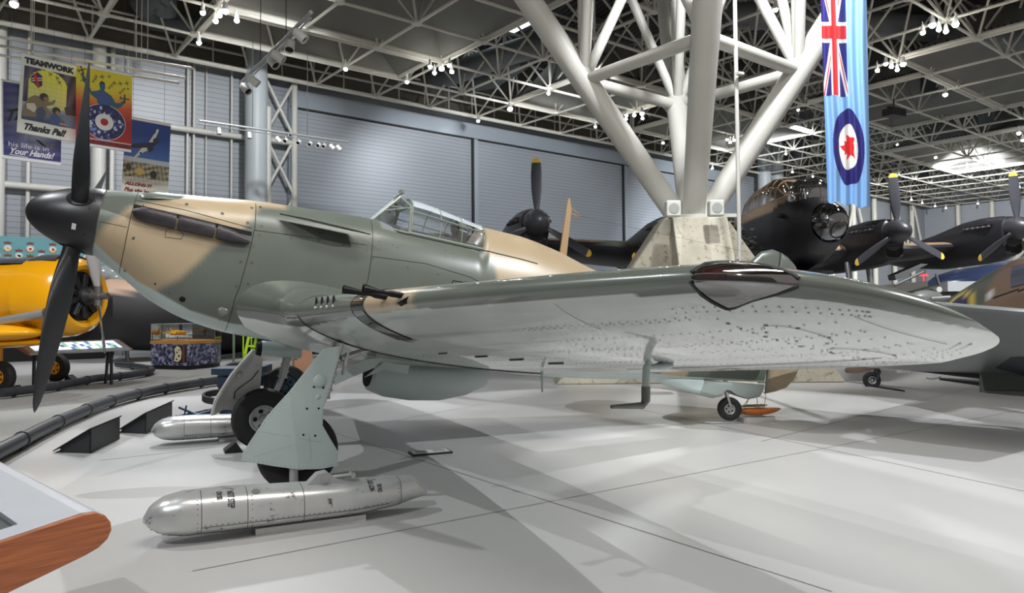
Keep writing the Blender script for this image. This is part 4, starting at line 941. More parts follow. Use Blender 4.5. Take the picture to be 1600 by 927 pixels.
# ---- tail ski on its block
c = P3(8.86, .02, .14); t = thing('tail_ski', (8.86, .02, .05), 'varnished orange wooden tail ski on a white block beside the tail wheel', 'tail ski')
g = G(); rows = []
for i in range(25):
    u_ = i/24; x = -.36+.72*u_; r = math.sin(math.pi*(u_*.98+.01))**.55
    rows.append([c+P3(x*.95, .14*r*math.cos(a)-x*.33, .055*r*math.sin(a)*(1.3 if math.sin(a) < 0 else .7)+.02*(2*u_-1)**2) for a in np.linspace(0, 2*math.pi, 24, endpoint=False)])
g.grid(rows, cv=True); g.build('hull', mat('orange_varnish', s(186, 104, 34), .3, 0, .18, 14, coat=.4), t)
g = G(); rn = random.Random(2)
for k in range(5):
    p = [c+P3(rn.uniform(-.25, .2), rn.uniform(-.1, .1), .055+rn.uniform(0, .02)) for _ in range(7)]; g.path(p, .007, 6)
g.path([c+P3(-.28, 0, .05), c+P3(-.15, -.05, .2), c+P3(.0, 0, .30), c+P3(.03, 0, .12), c+P3(.02, 0, .06)], .005, 5); g.path([c+P3(-.2, 0, .05), c+P3(-.1, 0, .26), c+P3(.1, 0, .30), c+P3(.2, 0, .2), c+P3(.16, 0, .05)], .005, 5)
g.build('rope', mat('rope_tan', s(140, 124, 98), .9), t)
g = G(); g.box(P3(8.84, -.0, .025), (.52, .22, .05)); tag(g.build('support_block', blk, smooth=0), 'white block under the orange wooden tail ski', 'block')
g = G(); g.path([P3(8.0, .12, .012), P3(8.35, -.12, .012), P3(8.5, -.1, .012)], .012, 6); tag(g.build('floor_bracket', silver_m), 'thin grey metal bracket on the floor under the tail wheel', 'bracket')

# ---- floor plaque
def plaque(a, b, w, lab):
    a, b = P3(*a), P3(*b); d = (b-a)/np.linalg.norm(b-a); n = P3(-d[1], d[0], 0); m = (a+b)/2
    t = thing('floor_plaque', (m[0], m[1], 0), lab, 'plaque'); L = np.linalg.norm(b-a)
    g = G(); g.box(m+P3(0, 0, .01), (L, w, .02), 0, [d, n, (0, 0, 1)]); g.build('frame', dark_m, t, smooth=0)
    g = G(); g.box(m+P3(0, 0, .022), (L-.04, w-.05, .004), 0, [d, n, (0, 0, 1)])
    for i in (-1, 1):
        for k in range(5): g.box(m+d*(L*.22*i)+n*(w*(.25-.1*k))+P3(0, 0, .0245), (L*.3, .008, .001), 1, [d, n, (0, 0, 1)])
    g.build('text_card', [mat('card_white', s(215, 215, 210), .5), mat('card_print', s(120, 120, 120), .6)], t, smooth=0)
plaque(at((641, 711), z=0), at((703, 706), z=0), .22, 'small black framed text plaque flat on the floor behind the near wheel')
plaque(at((590, 606), z=0), at((655, 604), z=0), .4, 'dark flat plaque on the floor behind the radiator')

# ---- barrier rails
rail_blk = mat('rail_black', s(42, 44, 48), .45); 
def crv(P, n=8):
    P = [P3(*p) for p in P]; Q = []
    for i in range(len(P)-1):
        a, b, c_, d = P[max(i-1, 0)], P[i], P[i+1], P[min(i+2, len(P)-1)]
        for k in range(n): u_ = k/n; Q.append(.5*((2*b)+(-a+c_)*u_+(2*a-5*b+4*c_-d)*u_**2+(-a+3*b-3*c_+d)*u_**3))
    return Q+[P[-1]]
def barrier(P, lab, step=9, grp=None):
    Q = crv([(x, y, .125) for x, y in P]); t = thing('barrier_rail', (P[0][0], P[0][1], 0), lab, 'barrier')
    g = G(); g.path(Q, .085, 14); g.build('rail', rail_blk, t)
    for i in range(3, len(Q)-1, step):
        a, b = Q[i], Q[i+1]; d = (b-a)/np.linalg.norm(b-a); g = G(); g.tube(a-d*.03, a+d*.03, .097, n=16); g.tube(a-P3(0, 0, .12), a, .03, n=10); g.build('collar_foot', rail_blk, t)
barrier(RAIL, 'low black tubular rail curving along the carpet beside the fighter', 8)
barrier(isl[1:10], 'low black tubular rail looping round the yellow trainer display', 9)
barrier([(1.1, 17.3), (2.4, 18.2), (3.4, 19.2), (4.4, 21), (6.4, 22.6)], 'low black tubular rail behind the model display case', 9)
# ---- slanted black label stands
def stand(A, B, C, lab):
    A, B, C = P3(*A, 0), P3(*B, 0), P3(*C, 0); D_ = A+C-B; t = thing('label_stand', (A+C)/2, lab, 'label stand'); m = mat('stand_black', s(48, 49, 52), .55)
    up = P3(0, 0, 1); lo_, hi = .05, .27
    for a, b in ((A, B), (D_, C)):
        g = G(); d = (C-B)/np.linalg.norm(C-B); g.prism([a, b, b+up*hi, a+up*lo_], d*.02*(1 if a is A else -1)); g.build('end_plate', m, t, smooth=0)
    o = (A-B)*.18; e = (C-B)*.06; g = G(); v = [A+o+up*(lo_-.035)-e, B-o*.1+up*(hi+.01)-e, C-o*.1+up*(hi+.01)+e, D_+o+up*(lo_-.035)+e]; g.prism(v, up*.014); g.build('top_panel', m, t, smooth=0)
    g = G(); g.prism([B, C, C+up*hi, B+up*hi], (A-B)*.04); g.build('back_plate', m, t, smooth=0)
stand((.10, 2.05), (.42, 1.80), (.68, 2.75), 'slanted black label stand by the rail, the one nearer the camera')
stand((.68, 3.3), (.98, 3.0), (1.32, 4.25), 'slanted black label stand by the rail, the one nearer the far ski')

# ---- foreground console
E_ = P3(-.361, .932, 0); A_ = P3(-.932, -.361, 0); O_ = at((146, 797), z=.85)
t = thing('information_console', (O_+A_*.6+E_*.6)*P3(1, 1, 0), 'grey information console with wooden end panel in the bottom left corner', 'console')
def cp(e, a, z): return O_+E_*e+A_*a+P3(0, 0, z)
prof = [(1.15, -.20), (.6, -.095), (.1, -.014), (.04, -.004), (0, -.006), (-.035, -.025), (-.055, -.055), (-.058, -.085), (-.045, -.115), (-.015, -.14), (.03, -.158), (.6, -.32), (1.15, -.47)]
wood = mat('cherry_wood', s(150, 82, 40), .35, 0, .0, 1, coat=.3)
nt = wood.node_tree; b = nt.nodes['Principled BSDF']; tc = nt.nodes.new('ShaderNodeTexCoord'); mp = nt.nodes.new('ShaderNodeMapping'); mp.inputs['Scale'].default_value = (5, 5, 110); mp.inputs['Rotation'].default_value = (0, R(-12), 0)
no = nt.nodes.new('ShaderNodeTexNoise'); no.inputs['Scale'].default_value = 1.; no.inputs['Detail'].default_value = 7; cr = nt.nodes.new('ShaderNodeValToRGB'); cr.color_ramp.elements[0].position = .35; cr.color_ramp.elements[1].position = .68
cr.color_ramp.elements[0].color = (*s(128, 66, 32), 1); cr.color_ramp.elements[1].color = (*s(160, 90, 46), 1); nt.links.new(tc.outputs['Object'], mp.inputs[0]); nt.links.new(mp.outputs[0], no.inputs['Vector']); nt.links.new(no.outputs[0], cr.inputs[0]); nt.links.new(cr.outputs[0], b.inputs['Base Color'])
g = G(); g.prism([cp(-.02, a, z) for a, z in prof], E_*.022); o = g.build('end_panel', wood, t, smooth=30); o.modifiers.new('b', 'BEVEL').width = .004
cg = mat('console_grey', s(158, 160, 164), .42, .2, .02, 8)
def surf(a): return np.interp(a, [.04, .1, .6, 1.15], [-.004, -.014, -.095, -.20])
L0, L1, a0, a1 = .13, 1.35, .21, .95
g = G(); E0, E1 = .002, 1.5
for (e0, e1, q0, q1) in [(E0, L0, .04, 1.15), (L1, E1, .04, 1.15), (L0, L1, .04, a0), (L0, L1, a1, 1.15)]:
    qs = np.linspace(q0, q1, 8); g.grid([[cp(e0, q, surf(q)) for q in qs], [cp(e1, q, surf(q)) for q in qs]])
edge = prof[3:]; g.grid([[cp(E0, a, z) for a, z in edge], [cp(E1, a, z) for a, z in edge]]); g.prism([cp(E1, a, z) for a, z in prof], E_*.01)
for (e0, q0, e1, q1) in [(L0, a0, L1, a0), (L0, a1, L1, a1), (L0, a0, L0, a1), (L1, a0, L1, a1)]:
    g.add([cp(e0, q0, surf(q0)), cp(e1, q1, surf(q1)), cp(e1, q1, surf(q1)-.02), cp(e0, q0, surf(q0)-.02)], [(0, 1, 2, 3)])
g.build('casing', cg, t, smooth=30)
g = G(); g.grid([[cp(e, q, surf(q)-.018) for q in np.linspace(a0, a1, 12)] for e in (L0, L1)])
def scr(e0, e1, q0, q1, mi, k=.0005): g.add([cp(e0, q0, surf(q0)-.018+k), cp(e1, q0, surf(q0)-.018+k), cp(e1, q1, surf(q1)-.018+k), cp(e0, q1, surf(q1)-.018+k)], [(0, 1, 2, 3)], mi)
scr(.20, 1.3, .27, .9, 1); 
for k in range(12):
    q = .34+.022*k; scr(.235, .235+(.55 if k else .08), q, q+.011, 2, .001)
scr(.7, 1.2, .3, .6, 3, .001)
g.build('screen', [mat('screen_rim', s(58, 66, 62), .15), mat('screen_dark', s(34, 44, 42), .12), mat('screen_text', s(205, 215, 240), .3, emit=.9), mat('screen_picture', s(70, 110, 90), .3, emit=.4)], t, smooth=0, fix=False)
g = G(); g.tube(cp(.7, .5, -.3), cp(.7, .5, -.3)*P3(1, 1, 0), .05, n=16); g.box(cp(.7, .5, 0)*P3(1, 1, 0)+P3(0, 0, .01), (.5, .5, .02)); g.build('leg', dark_m, t)

# ---- far reading table with a lit panel
F0, F1 = P3(-1.42, 10.28, 0), P3(.46, 11.35, 0); d = (F1-F0)/np.linalg.norm(F1-F0); nrm = P3(-d[1], d[0], 0); L = np.linalg.norm(F1-F0)
t = thing('reading_table', (F0+F1)/2, 'long sloping information table with bright screen in front of the yellow trainer', 'information table')
def rp(u_, v, z): return F0+d*(u_*L)+nrm*v+P3(0, 0, z)
pr2 = [(-.32, .82), (-.36, .80), (-.34, .77), (.3, .93), (.36, .98), (.33, 1.02), (.2, 1.0)]
for (u0, nm, m, th_) in ((0, 'end_panel', wood, .02), (1, 'end_panel', wood, .02)):
    g = G(); g.prism([rp(u0, v, z) for v, z in pr2], d*(.03 if u0 == 0 else -.03)); g.build(nm, m, t, smooth=0)
g = G(); g.prism([rp(.016, v*.98, z-.0) for v, z in pr2], d*(L*.968)); g.build('casing', cg, t, smooth=0)
g = G(); n_ = 14
def tp(u_, v): return rp(u_, v, .838+(v+.32)*(.19/.58)+.012) if False else rp(u_, v, np.interp(v, [-.32, .2, .33], [.82, 1.0, 1.02])+.006)
cols = [s(225, 232, 240), s(150, 190, 160), s(235, 235, 235), s(90, 120, 170), s(200, 210, 225)]; rn = random.Random(9)
ms = [mat('lit_panel_%s' % 'abcde'[i], c_, .3, emit=.8) for i, c_ in enumerate(cols)]
for i in range(22):
    for j in range(3):
        u0 = .08+.84*i/22; v0 = -.24+.42*j/3; g.add([tp(u0, v0), tp(u0+.84/22, v0), tp(u0+.84/22, v0+.14), tp(u0, v0+.14)], [(0, 1, 2, 3)], rn.choice([0, 0, 0, 1, 2, 2, 3, 4]))
g.build('lit_panel', ms, t, smooth=0)
for (u_, v) in ((.12, 0), (.84, -.1), (.88, .2)): g = G(); g.tube(rp(u_, v, .86), rp(u_+(.03 if v > 0 else 0)*-1, v, 0), .035, n=10); g.build('leg', dark_m, t)

# ---- display case with a model aeroplane
a = at((235.5, 577), z=0); b = at((295, 578.5), z=0); e = b-a; e /= np.linalg.norm(e); n_ = P3(-e[1], e[0], 0); Wc = np.linalg.norm(b-a)
t = thing('display_case', a+e*Wc/2+n_*.3, 'glass display case with a yellow model aeroplane on a picture-covered base', 'display case')
foot = [a, b, b+e*.02+n_*1.0, b-e*.2+n_*1.5, a+e*.1+n_*1.5]
def poly_up(P, z0, z1, k=1.): c_ = sum(P)/len(P); return [(c_+(p-c_)*k)+P3(0, 0, z0) for p in P], P3(0, 0, z1-z0)
g = G(); g.prism(*poly_up(foot, 0, .12, .96)); g.build('plinth', dark_m, t, smooth=0)
pics = mat('archive_picture_print', s(70, 74, 100), .4, 0, .0, 3); nt = pics.node_tree; b_ = nt.nodes['Principled BSDF']; tc = nt.nodes.new('ShaderNodeTexCoord'); vo = nt.nodes.new('ShaderNodeTexNoise'); vo.inputs['Scale'].default_value = 9.; vo.inputs['Detail'].default_value = 6; vo.inputs['Roughness'].default_value = .75
cr = nt.nodes.new('ShaderNodeValToRGB'); cr.color_ramp.elements[0].position = .42; cr.color_ramp.elements[0].color = (*s(24, 26, 44), 1); cr.color_ramp.elements[1].position = .62; cr.color_ramp.elements[1].color = (*s(176, 180, 196), 1); cr.color_ramp.elements.new(.5).color = (*s(66, 70, 104), 1)
nt.links.new(tc.outputs['Object'], vo.inputs['Vector']); nt.links.new(vo.outputs[0], cr.inputs[0]); nt.links.new(cr.outputs[0], b_.inputs['Base Color'])
g = G(); g.prism(*poly_up(foot, .12, .74)); g.build('picture_base', pics, t, smooth=0)
g = G(); w0 = a+e*(Wc*.60)-n_*.004; P = []
for (u_, z) in [(0, .2), (.34, .2), (.34, .7), (0, .7)]: P.append(w0+e*(u_*Wc)+P3(0, 0, z))
g.prism(P, -n_*.003, 0)
g.prism([w0-n_*.005+e*(u_*Wc)+P3(0, 0, z) for u_, z in [(.02, .25), (.12, .22), (.2, .3), (.22, .5), (.18, .64), (.1, .69), (.03, .6), (.05, .45)]], -n_*.003, 1)
for (u_, z, r) in [(.09, .3, .03), (.15, .4, .035), (.1, .5, .03), (.15, .57, .025)]: g.disc(w0-n_*.010+e*(u_*Wc)+P3(0, 0, z), n_, r, 14, 0)
g.prism([w0-n_*.005+e*(u_*Wc)+P3(0, 0, z) for u_, z in [(.24, .2), (.30, .2), (.30, .68), (.24, .68)]], -n_*.003, 2)
g.build('picture_panel', [mat('pic_dark', s(38, 30, 34), .4), mat('pic_cream', s(205, 200, 170), .5), mat('pic_brown', s(96, 62, 46), .5)], t, smooth=0)
g = G(); g.prism(*poly_up(foot, .74, .82, 1.02)); g.build('wooden_rim', mat('oak_rim', s(178, 128, 66), .4), t, smooth=0)
gl = [p+P3(0, 0, .82) for p in foot]
g = G()
for i in range(5): p, q = gl[i], gl[(i+1) % 5]; g.add([p, q, q+P3(0, 0, .5), p+P3(0, 0, .5)], [(0, 1, 2, 3)])
g.add([p+P3(0, 0, .5) for p in gl], [tuple(range(5))]); g.build('glass_cover', glass('case_glass', (.92, .95, .94), .03), t, smooth=0)
g = G()
for i in range(5): g.tube(gl[i], gl[i]+P3(0, 0, .5), .006, n=5); g.tube(gl[i]+P3(0, 0, .5), gl[(i+1) % 5]+P3(0, 0, .5), .006, n=5)
g.build('edge', mat('case_edge', s(120, 124, 124), .3), t)
mc = a+e*.55+n_*.45+P3(0, 0, 1.06); ye = mat('model_yellow', s(232, 176, 24), .4); t = thing('model_aeroplane', mc-P3(0, 0, .24), 'yellow twin-engined model aeroplane inside the glass display case', 'model aeroplane')
g = G(); g.lathe(mc-e*.3, e, [(0, .01), (.05, .05), (.2, .07), (.45, .06), (.62, .015)], 16); g.build('fuselage', ye, t)
g = G(); g.prism([mc-e*.12+P3(0, 0, -.03)-n_*.45, mc-e*.0+P3(0, 0, -.03)-n_*.45, mc+e*.12+P3(0, 0, -.03), mc-e*0+P3(0, 0, -.03)+n_*.45, mc-e*.12+P3(0, 0, -.03)+n_*.45, mc-e*.16+P3(0, 0, -.03)], (0, 0, .02)); g.build('wing', ye, t, smooth=0)
g = G(); g.prism([mc-e*.3+P3(0, 0, 0)+x_ for x_ in (P3(0, 0, .0), e*.1, e*.03+P3(0, 0, .13), -e*.04+P3(0, 0, .13))], n_*.012); g.box(mc-e*.26+P3(0, 0, .04), (.08, .3, .012), 0, [e, n_, (0, 0, 1)]); g.build('tail', ye, t, smooth=0)
for k in (-.17, .17): g = G(); g.lathe(mc+n_*k+P3(0, 0, -.03)-e*.1, e, [(0, .01), (.02, .045), (.18, .05), (.22, .03)], 12); g.tube(mc+n_*k+e*.1-P3(0, 0, .13), mc+n_*k+e*.1-P3(0, 0, .03), .004, n=4); g.build('engine', ye, t)
g = G(); g.tube(mc-P3(0, 0, .24), mc-P3(0, 0, .05), .008); g.build('stand', dark_m, t)

# ---- green steps and poles
neon = mat('neon_green', s(178, 214, 36), .5)
b0 = at((379, 566), z=0); t = thing('step_ladder', b0, 'bright lime green step ladder standing behind the fighter nose', 'ladder'); rd = _r*P3(1, 1, 0); rd /= np.linalg.norm(rd); fd = P3(-rd[1], rd[0], 0)
for k in (0, .75):
    g = G(); g.prism([b0+fd*k+rd*x+P3(0, 0, z) for x, z in [(-.02, 0), (.07, 0), (.34, 1.35), (.26, 1.35)]], fd*.05); g.build('side_rail', neon, t, smooth=0)
    g = G(); g.prism([b0+fd*k+rd*x+P3(0, 0, z) for x, z in [(-.03+.03, 0), (.03, .0), (.03, 1.35), (0.0, 1.35)]], fd*.04); g.build('post', neon, t, smooth=0)
for k in range(4): g = G(); g.box(b0+rd*(.28+.075*k)+fd*.4+P3(0, 0, .22+.3*k), (.5, .75, .05), 0, [rd, fd, (0, 0, 1)]); g.build('step', neon, t, smooth=0)
for (px, lab) in (((323, 557), 'thin grey green upright pole just right of the display case'), ((365, 567), 'thin grey green upright pole just left of the lime ladder')):
    p = at(px, z=0); g = G(); g.tube(p, p+P3(0, 0, 1.9), .04, n=8); tag(g.build('upright_pole', mat('pole_green', s(104, 124, 96), .5)), lab, 'pole')

# ---- blue tow cart behind the far ski
cb = mat('cart_blue', s(36, 54, 74), .45, .1, .08, 8)
w1 = at((447, 606), D=12.2); w1[2] = .36; w2 = at((371, 606), D=13.4); w2[2] = .36
t = thing('tow_cart', (w1+w2)/2*P3(1, 1, 0), 'dark blue two-wheeled tow cart with a coiled black hose behind the far ski', 'cart')
dx = (w2-w1)/np.linalg.norm(w2-w1); fx = P3(dx[1], -dx[0], 0); fx = fx if fx[1] < 0 else -fx
for w_ in (w1, w2): g = G(); wheel(g, w_, P3(.35, .94, 0), .36, .2, .2, (0, 1, 2), 8); g.build('wheel', [rub_m, cb, void_m], t)
mct = at((372, 612), D=12.0); mct[2] = .5
g = G(); g.box(mct+P3(.1, 0, .0), (.7, .5, .14), 0, [_r, _f, (0, 0, 1)]); g.box(mct+P3(-.05, 0, .16), (.6, .45, .1), 0, [_r, _f, (0, 0, 1)]); g.box(mct+P3(.3, 0, .18), (.35, .45, .1), 0, [_r, _f, (0, 0, 1)]); g.tube(w1, w2, .04); g.build('body', cb, t, smooth=0)
g = G(); rc = at((342, 617), D=10.6)
for k in range(3): g.path([rc+P3(.21*math.cos(a), .21*math.sin(a), -.03*k+.04*math.sin(a)) for a in np.linspace(0, 2*math.pi, 30)[:-1]], .022, 8, closed=True)
g.build('hose', rub_m, t)
g = G(); g.tube(rc-P3(-.1, 0, .08), (rc+P3(.1, 0, 0))*P3(1, 1, 0), .09, n=14); tip = at((275, 652), z=.18); m0 = rc+P3(0, -.05, -.2); m1 = rc+P3(.35, .1, -.15)
g.tube(m0, tip, .03, n=8); g.tube(m1, tip+P3(.25, 0, .0), .03, n=8); g.tube(tip+P3(.3, -.05, 0), tip+P3(.05, .25, .1), .02, n=8); g.path([tip+P3(-.05+.05*math.cos(a), .05*math.sin(a), 0) for a in np.linspace(0, 2*math.pi, 16)[:-1]], .014, 6, closed=True); g.tube(tip+P3(.1, 0, 0), tip+P3(.13, 0, .15), .012)
g.build('tow_bar', cb, t)
g = G(); p = at((472, 560), D=15); g.box(p, (.35, .3, 1.2)); 
for k in (-1, 1): pass
tag(g.build('wooden_board', mat('board_tan', s(150, 108, 84), .7), smooth=0), 'brown board glimpsed between the two undercarriage legs', 'board')

# ================================================================== LEFT BACKGROUND
yel = mat('trainer_yellow', s(236, 166, 12), .22, 0, .03, 2, coat=.4)
Tn = at((133, 463), D=15.0); ax = rd*.985-fd*.17; ax /= np.linalg.norm(ax); sx = P3(-ax[1], ax[0], 0)       # ax: towards the nose
t = thing('trainer_aeroplane', Tn*P3(1, 1, 0)-ax*2, 'bright yellow radial-engined trainer aeroplane on the far left', 'aeroplane')
def rings(g, st, mi=0, n=40, cap=True):
    rows = [[Tn-ax*f+sx*(hw*math.cos(a))+P3(0, 0, zc+hh*math.sin(a)) for a in np.linspace(0, 2*math.pi, n, endpoint=False)] for f, hw, hh, zc in st]
    g.grid(rows, mi, cv=True); return rows
g = G(); rings(g, [(.12, .5, .5, 0), (.0, .56, .56, 0), (-.02, .64, .64, 0), (.08, .76, .76, 0), (.3, .83, .83, 0), (.62, .86, .86, 0), (.98, .86, .86, -.01), (1.0, .83, .83, 0)]); g.build('cowling', yel, t)
g = G(); rings(g, [(.95, .80, .80, 0), (1.6, .78, .80, -.02), (2.6, .7, .82, -.05), (5, .55, .75, -.1), (8, .2, .3, .1)]); g.build('fuselage', yel, t)
g = G(); rw = []
for f in np.linspace(.3, 3.6, 14): rw.append([Tn-ax*f+sx*(.5*math.cos(a))+P3(0, 0, (.865 if f < 1 else .80+.02*(f-1))*1.0*(1-.25*(1-abs(math.sin(a))))-.005+.015) for a in np.linspace(math.pi*.1, math.pi*.9, 12)])
g.grid(rw); g.build('anti_glare_panel', mat('glare_grey', s(70, 74, 84), .35), t)
g = G(); c = Tn-ax*.1; g.lathe(c, -ax, [(0, .0), (0, .54)], 32); 
for k in range(9):
    a_ = 2*math.pi*k/9; dd = sx*math.cos(a_)+P3(0, 0, math.sin(a_)); g.tube(c+ax*.03+dd*.14, c+ax*.03+dd*.46, .075, n=10, mi=1)
    g.tube(c+ax*.1+dd*.1+sx*.02, c+ax*.1+dd*.42, .015, n=6, mi=1)
g.lathe(c, ax, [(.0, .2), (.18, .19), (.25, .12), (.28, .08)], 20, 1); g.build('engine', [void_m, mat('engine_grey', s(52, 52, 54), .45, .6)], t)
pc_ = Tn+ax*.30
g = G(); g.lathe(Tn+ax*.1, ax, [(0, .08), (.1, .1), (.26, .1), (.27, .07), (.42, .07), (.43, .0)], 18); g.tube(pc_-P3(0, 0, .2), pc_+P3(0, 0, .2), .075, n=12); g.build('propeller_hub', mat('hub_metal', s(120, 120, 120), .35, .7), t)
for sg, ln in ((1, 1.3), (-1, 1.02)):
    g = G(); rows = []; dz = P3(0, 0, sg*1.)-sx*.0+ax*.0+rd*(-sg*.13)
    for q in np.linspace(0, 1, 14):
        ch = np.interp(q, [0, .2, .5, .85, 1], [.05, .10, .14, .13, .03]); be = R(50-25*q); rows.append([pc_+dz*(.15+ln*q)+(ax*math.sin(be)+sx*math.cos(be)*sg)*(ch*math.cos(a))+(ax*math.cos(be)-sx*math.sin(be)*sg)*(.02*math.sin(a)) for a in np.linspace(0, 2*math.pi, 14, endpoint=False)])
    g.grid(rows, cv=True); g.build('propeller_blade', mat('polished_metal', s(190, 192, 194), .22, .85), t)
g = G(); q0 = at((84, 487), D=14.2); q1 = at((-20, 506), D=14.3); g.tube(q1, q0, .085, n=18); g.tube(q0-(q0-q1)*.12, q0, .10, .11, n=18, mi=1); g.build('exhaust_pipe', [silver_m, mat('pipe_burnt', s(104, 92, 84), .5, .5)], t)
g = G(); g.sphere(at((0, 520), D=14.3), .75, 28, 16, 0, (1.0, .5, .22)); g.sphere(at((-10, 536), D=14.6), .9, 28, 16, 0, (1.2, .6, .12)); g.build('wing_root', yel, t)
for (px, z_, nm) in (((0, 586), 15, 0), ((88, 574), 17.6, 1)):
    c = at(px, D=z_); c[2] = .33; c = c; g = G(); wheel(g, c, sx, .33, .2, .16); g.build('wheel', [rub_m, yel, void_m], t); g = G(); g.tube(c, c+P3(0, 0, 1.1), .05); g.build('undercarriage_leg', yel, t)
    q = G(); q.prism([c+ax*.2-P3(0, 0, .33), c+ax*.5-P3(0, 0, .33), c+ax*.28-P3(0, 0, .18)], sx*.2); tag(q.build('wheel_chock', mat('chock_black', (0, 0, 0)), smooth=0), ['black wedge chock at the near wheel of the yellow trainer', 'black wedge chock at the far wheel of the yellow trainer'][nm], 'wheel chock')

# ---- black bomber fuselage behind
bm = thing('bomber_fuselage', hall(7, 19.5, 0), 'black and tan bomber fuselage on trestles behind the display case', 'aeroplane')
g = G(); rows = []
for w_, hw, hh, zc in [(3.6, .5, .75, 1.9), (3.9, .9, 1.05, 1.75), (4.6, 1.05, 1.2, 1.6), (6, 1.1, 1.25, 1.55), (9.5, 1.1, 1.25, 1.5), (12, 1.0, 1.2, 1.5), (14, .8, 1.0, 1.5)]:
    rows.append([hall(w_, 19.5+hw*math.cos(a), zc+hh*math.sin(a)) for a in np.linspace(0, 2*math.pi, 40, endpoint=False)])
g.grid(rows, cv=True); g.add(rows[0], [tuple(range(40))]); g.add(rows[-1], [tuple(range(40))])
g.build('fuselage', mat('bomber_paint', (.1, .1, .1), .6, paint=True), bm, lambda V: np.where((V[:, 2] > 2.32)[:, None], np.array(s(168, 140, 118)), np.array(s(20, 20, 22))))
g = G()
for px, rx in (((166, 429), .38), ((186, 437), .3)): g.sphere(at(px, D=25.5), rx, 20, 12, 0, (1.1, .6, .8))
g.build('glazing', mat('bomber_glazing', s(150, 156, 156), .15, .1), bm)
g = G(); q = at((190, 475), D=24.6)
for px in ((172, 570), (200, 570)): g.tube(q, at(px, D=24)*P3(1, 1, 0), .06, n=8)
g.box(q, (.5, .4, .08)); g.build('trestle', dark_m, bm)
g = G(); g.tube(at((233, 474), D=24.3), at((247, 474), D=24.3), .06, n=10); g.build('stub', silver_m, bm)
g = G(); hbox(g, 7, 14, 21.4, 21.5, 0, 3.0); tag(g.build('curtain', mat('black_curtain', s(14, 14, 15), .9), smooth=0), 'black backdrop screen behind the bomber fuselage', 'screen')
g = G(); hbox(g, -6, 4.3, 22.3, 22.4, 0, 2.4); tag(g.build('curtain', mat('black_curtain', s(14, 14, 15), .9), smooth=0), 'black backdrop screen below the badge board', 'screen')

# ---- badge board
bd = thing('badge_board', hall(3, 22.2, 0), 'teal board covered with round squadron badges at far left', 'board')
g = G(); hbox(g, -6, 4.35, 22.2, 22.28, 2.4, 4.32); g.build('panel', mat('board_teal', s(96, 150, 156), .6, 0, .04, 2), bm if False else bd, smooth=0)
bcol = [mat('badge_gold', s(188, 152, 84), .5), mat('badge_grey', s(176, 188, 196), .5), mat('badge_white', s(222, 222, 216), .5), mat('badge_red', s(168, 48, 40), .5), mat('badge_black', s(30, 30, 34), .5), mat('badge_crown', s(120, 60, 50), .5)]
def on_board(px): return at(px, N=22.19)
rn = random.Random(4)
for col in range(-2, 12):
    for row in range(7):
        px = (12+17.6*col, 388+19.7*row+(11.5 if col % 2 else 0)+col*.55)
        c = on_board(px)
        if c@WV > 4.2 or c[2] < 2.6: continue
        u1 = WV; v1 = P3(0, 0, 1); q = .125; g = G(); n0 = -NV
        g.disc(c+n0*.002, n0, q, 20, 1)
        g.add([c+n0*.004+u1*(q*1.02*math.cos(a))+v1*(q*1.02*math.sin(a)) for a in np.linspace(math.pi*1.08, math.pi*1.92, 12)]+[c+n0*.004+u1*(q*.62*math.cos(a))+v1*(q*.62*math.sin(a)) for a in np.linspace(math.pi*1.92, math.pi*1.08, 12)], [tuple(range(24))], 0)
        g.disc(c+n0*.006, n0, q*.62, 18, 2)
        g.add([c+n0*.004+u1*x+v1*z for x, z in [(-.09, .15), (.09, .15), (.11, .23), (.05, .205), (0, .25), (-.05, .205), (-.11, .23)]], [tuple(range(7))], 5)
        pts = [(rn.uniform(.25, .55)*q*math.cos(a), rn.uniform(.25, .55)*q*math.sin(a)) for a in np.linspace(0, 2*math.pi, 9)[:-1]]
        g.add([c+n0*.008+u1*x+v1*z for x, z in pts], [tuple(range(8))], rn.choice([3, 4, 0, 3, 4]))
        for sg in (-1, 1): g.disc(c+n0*.007+u1*(sg*q*.95)-v1*.0, n0, .02, 8, 0)
        g.build('badge', bcol, bd, smooth=0, fix=False)
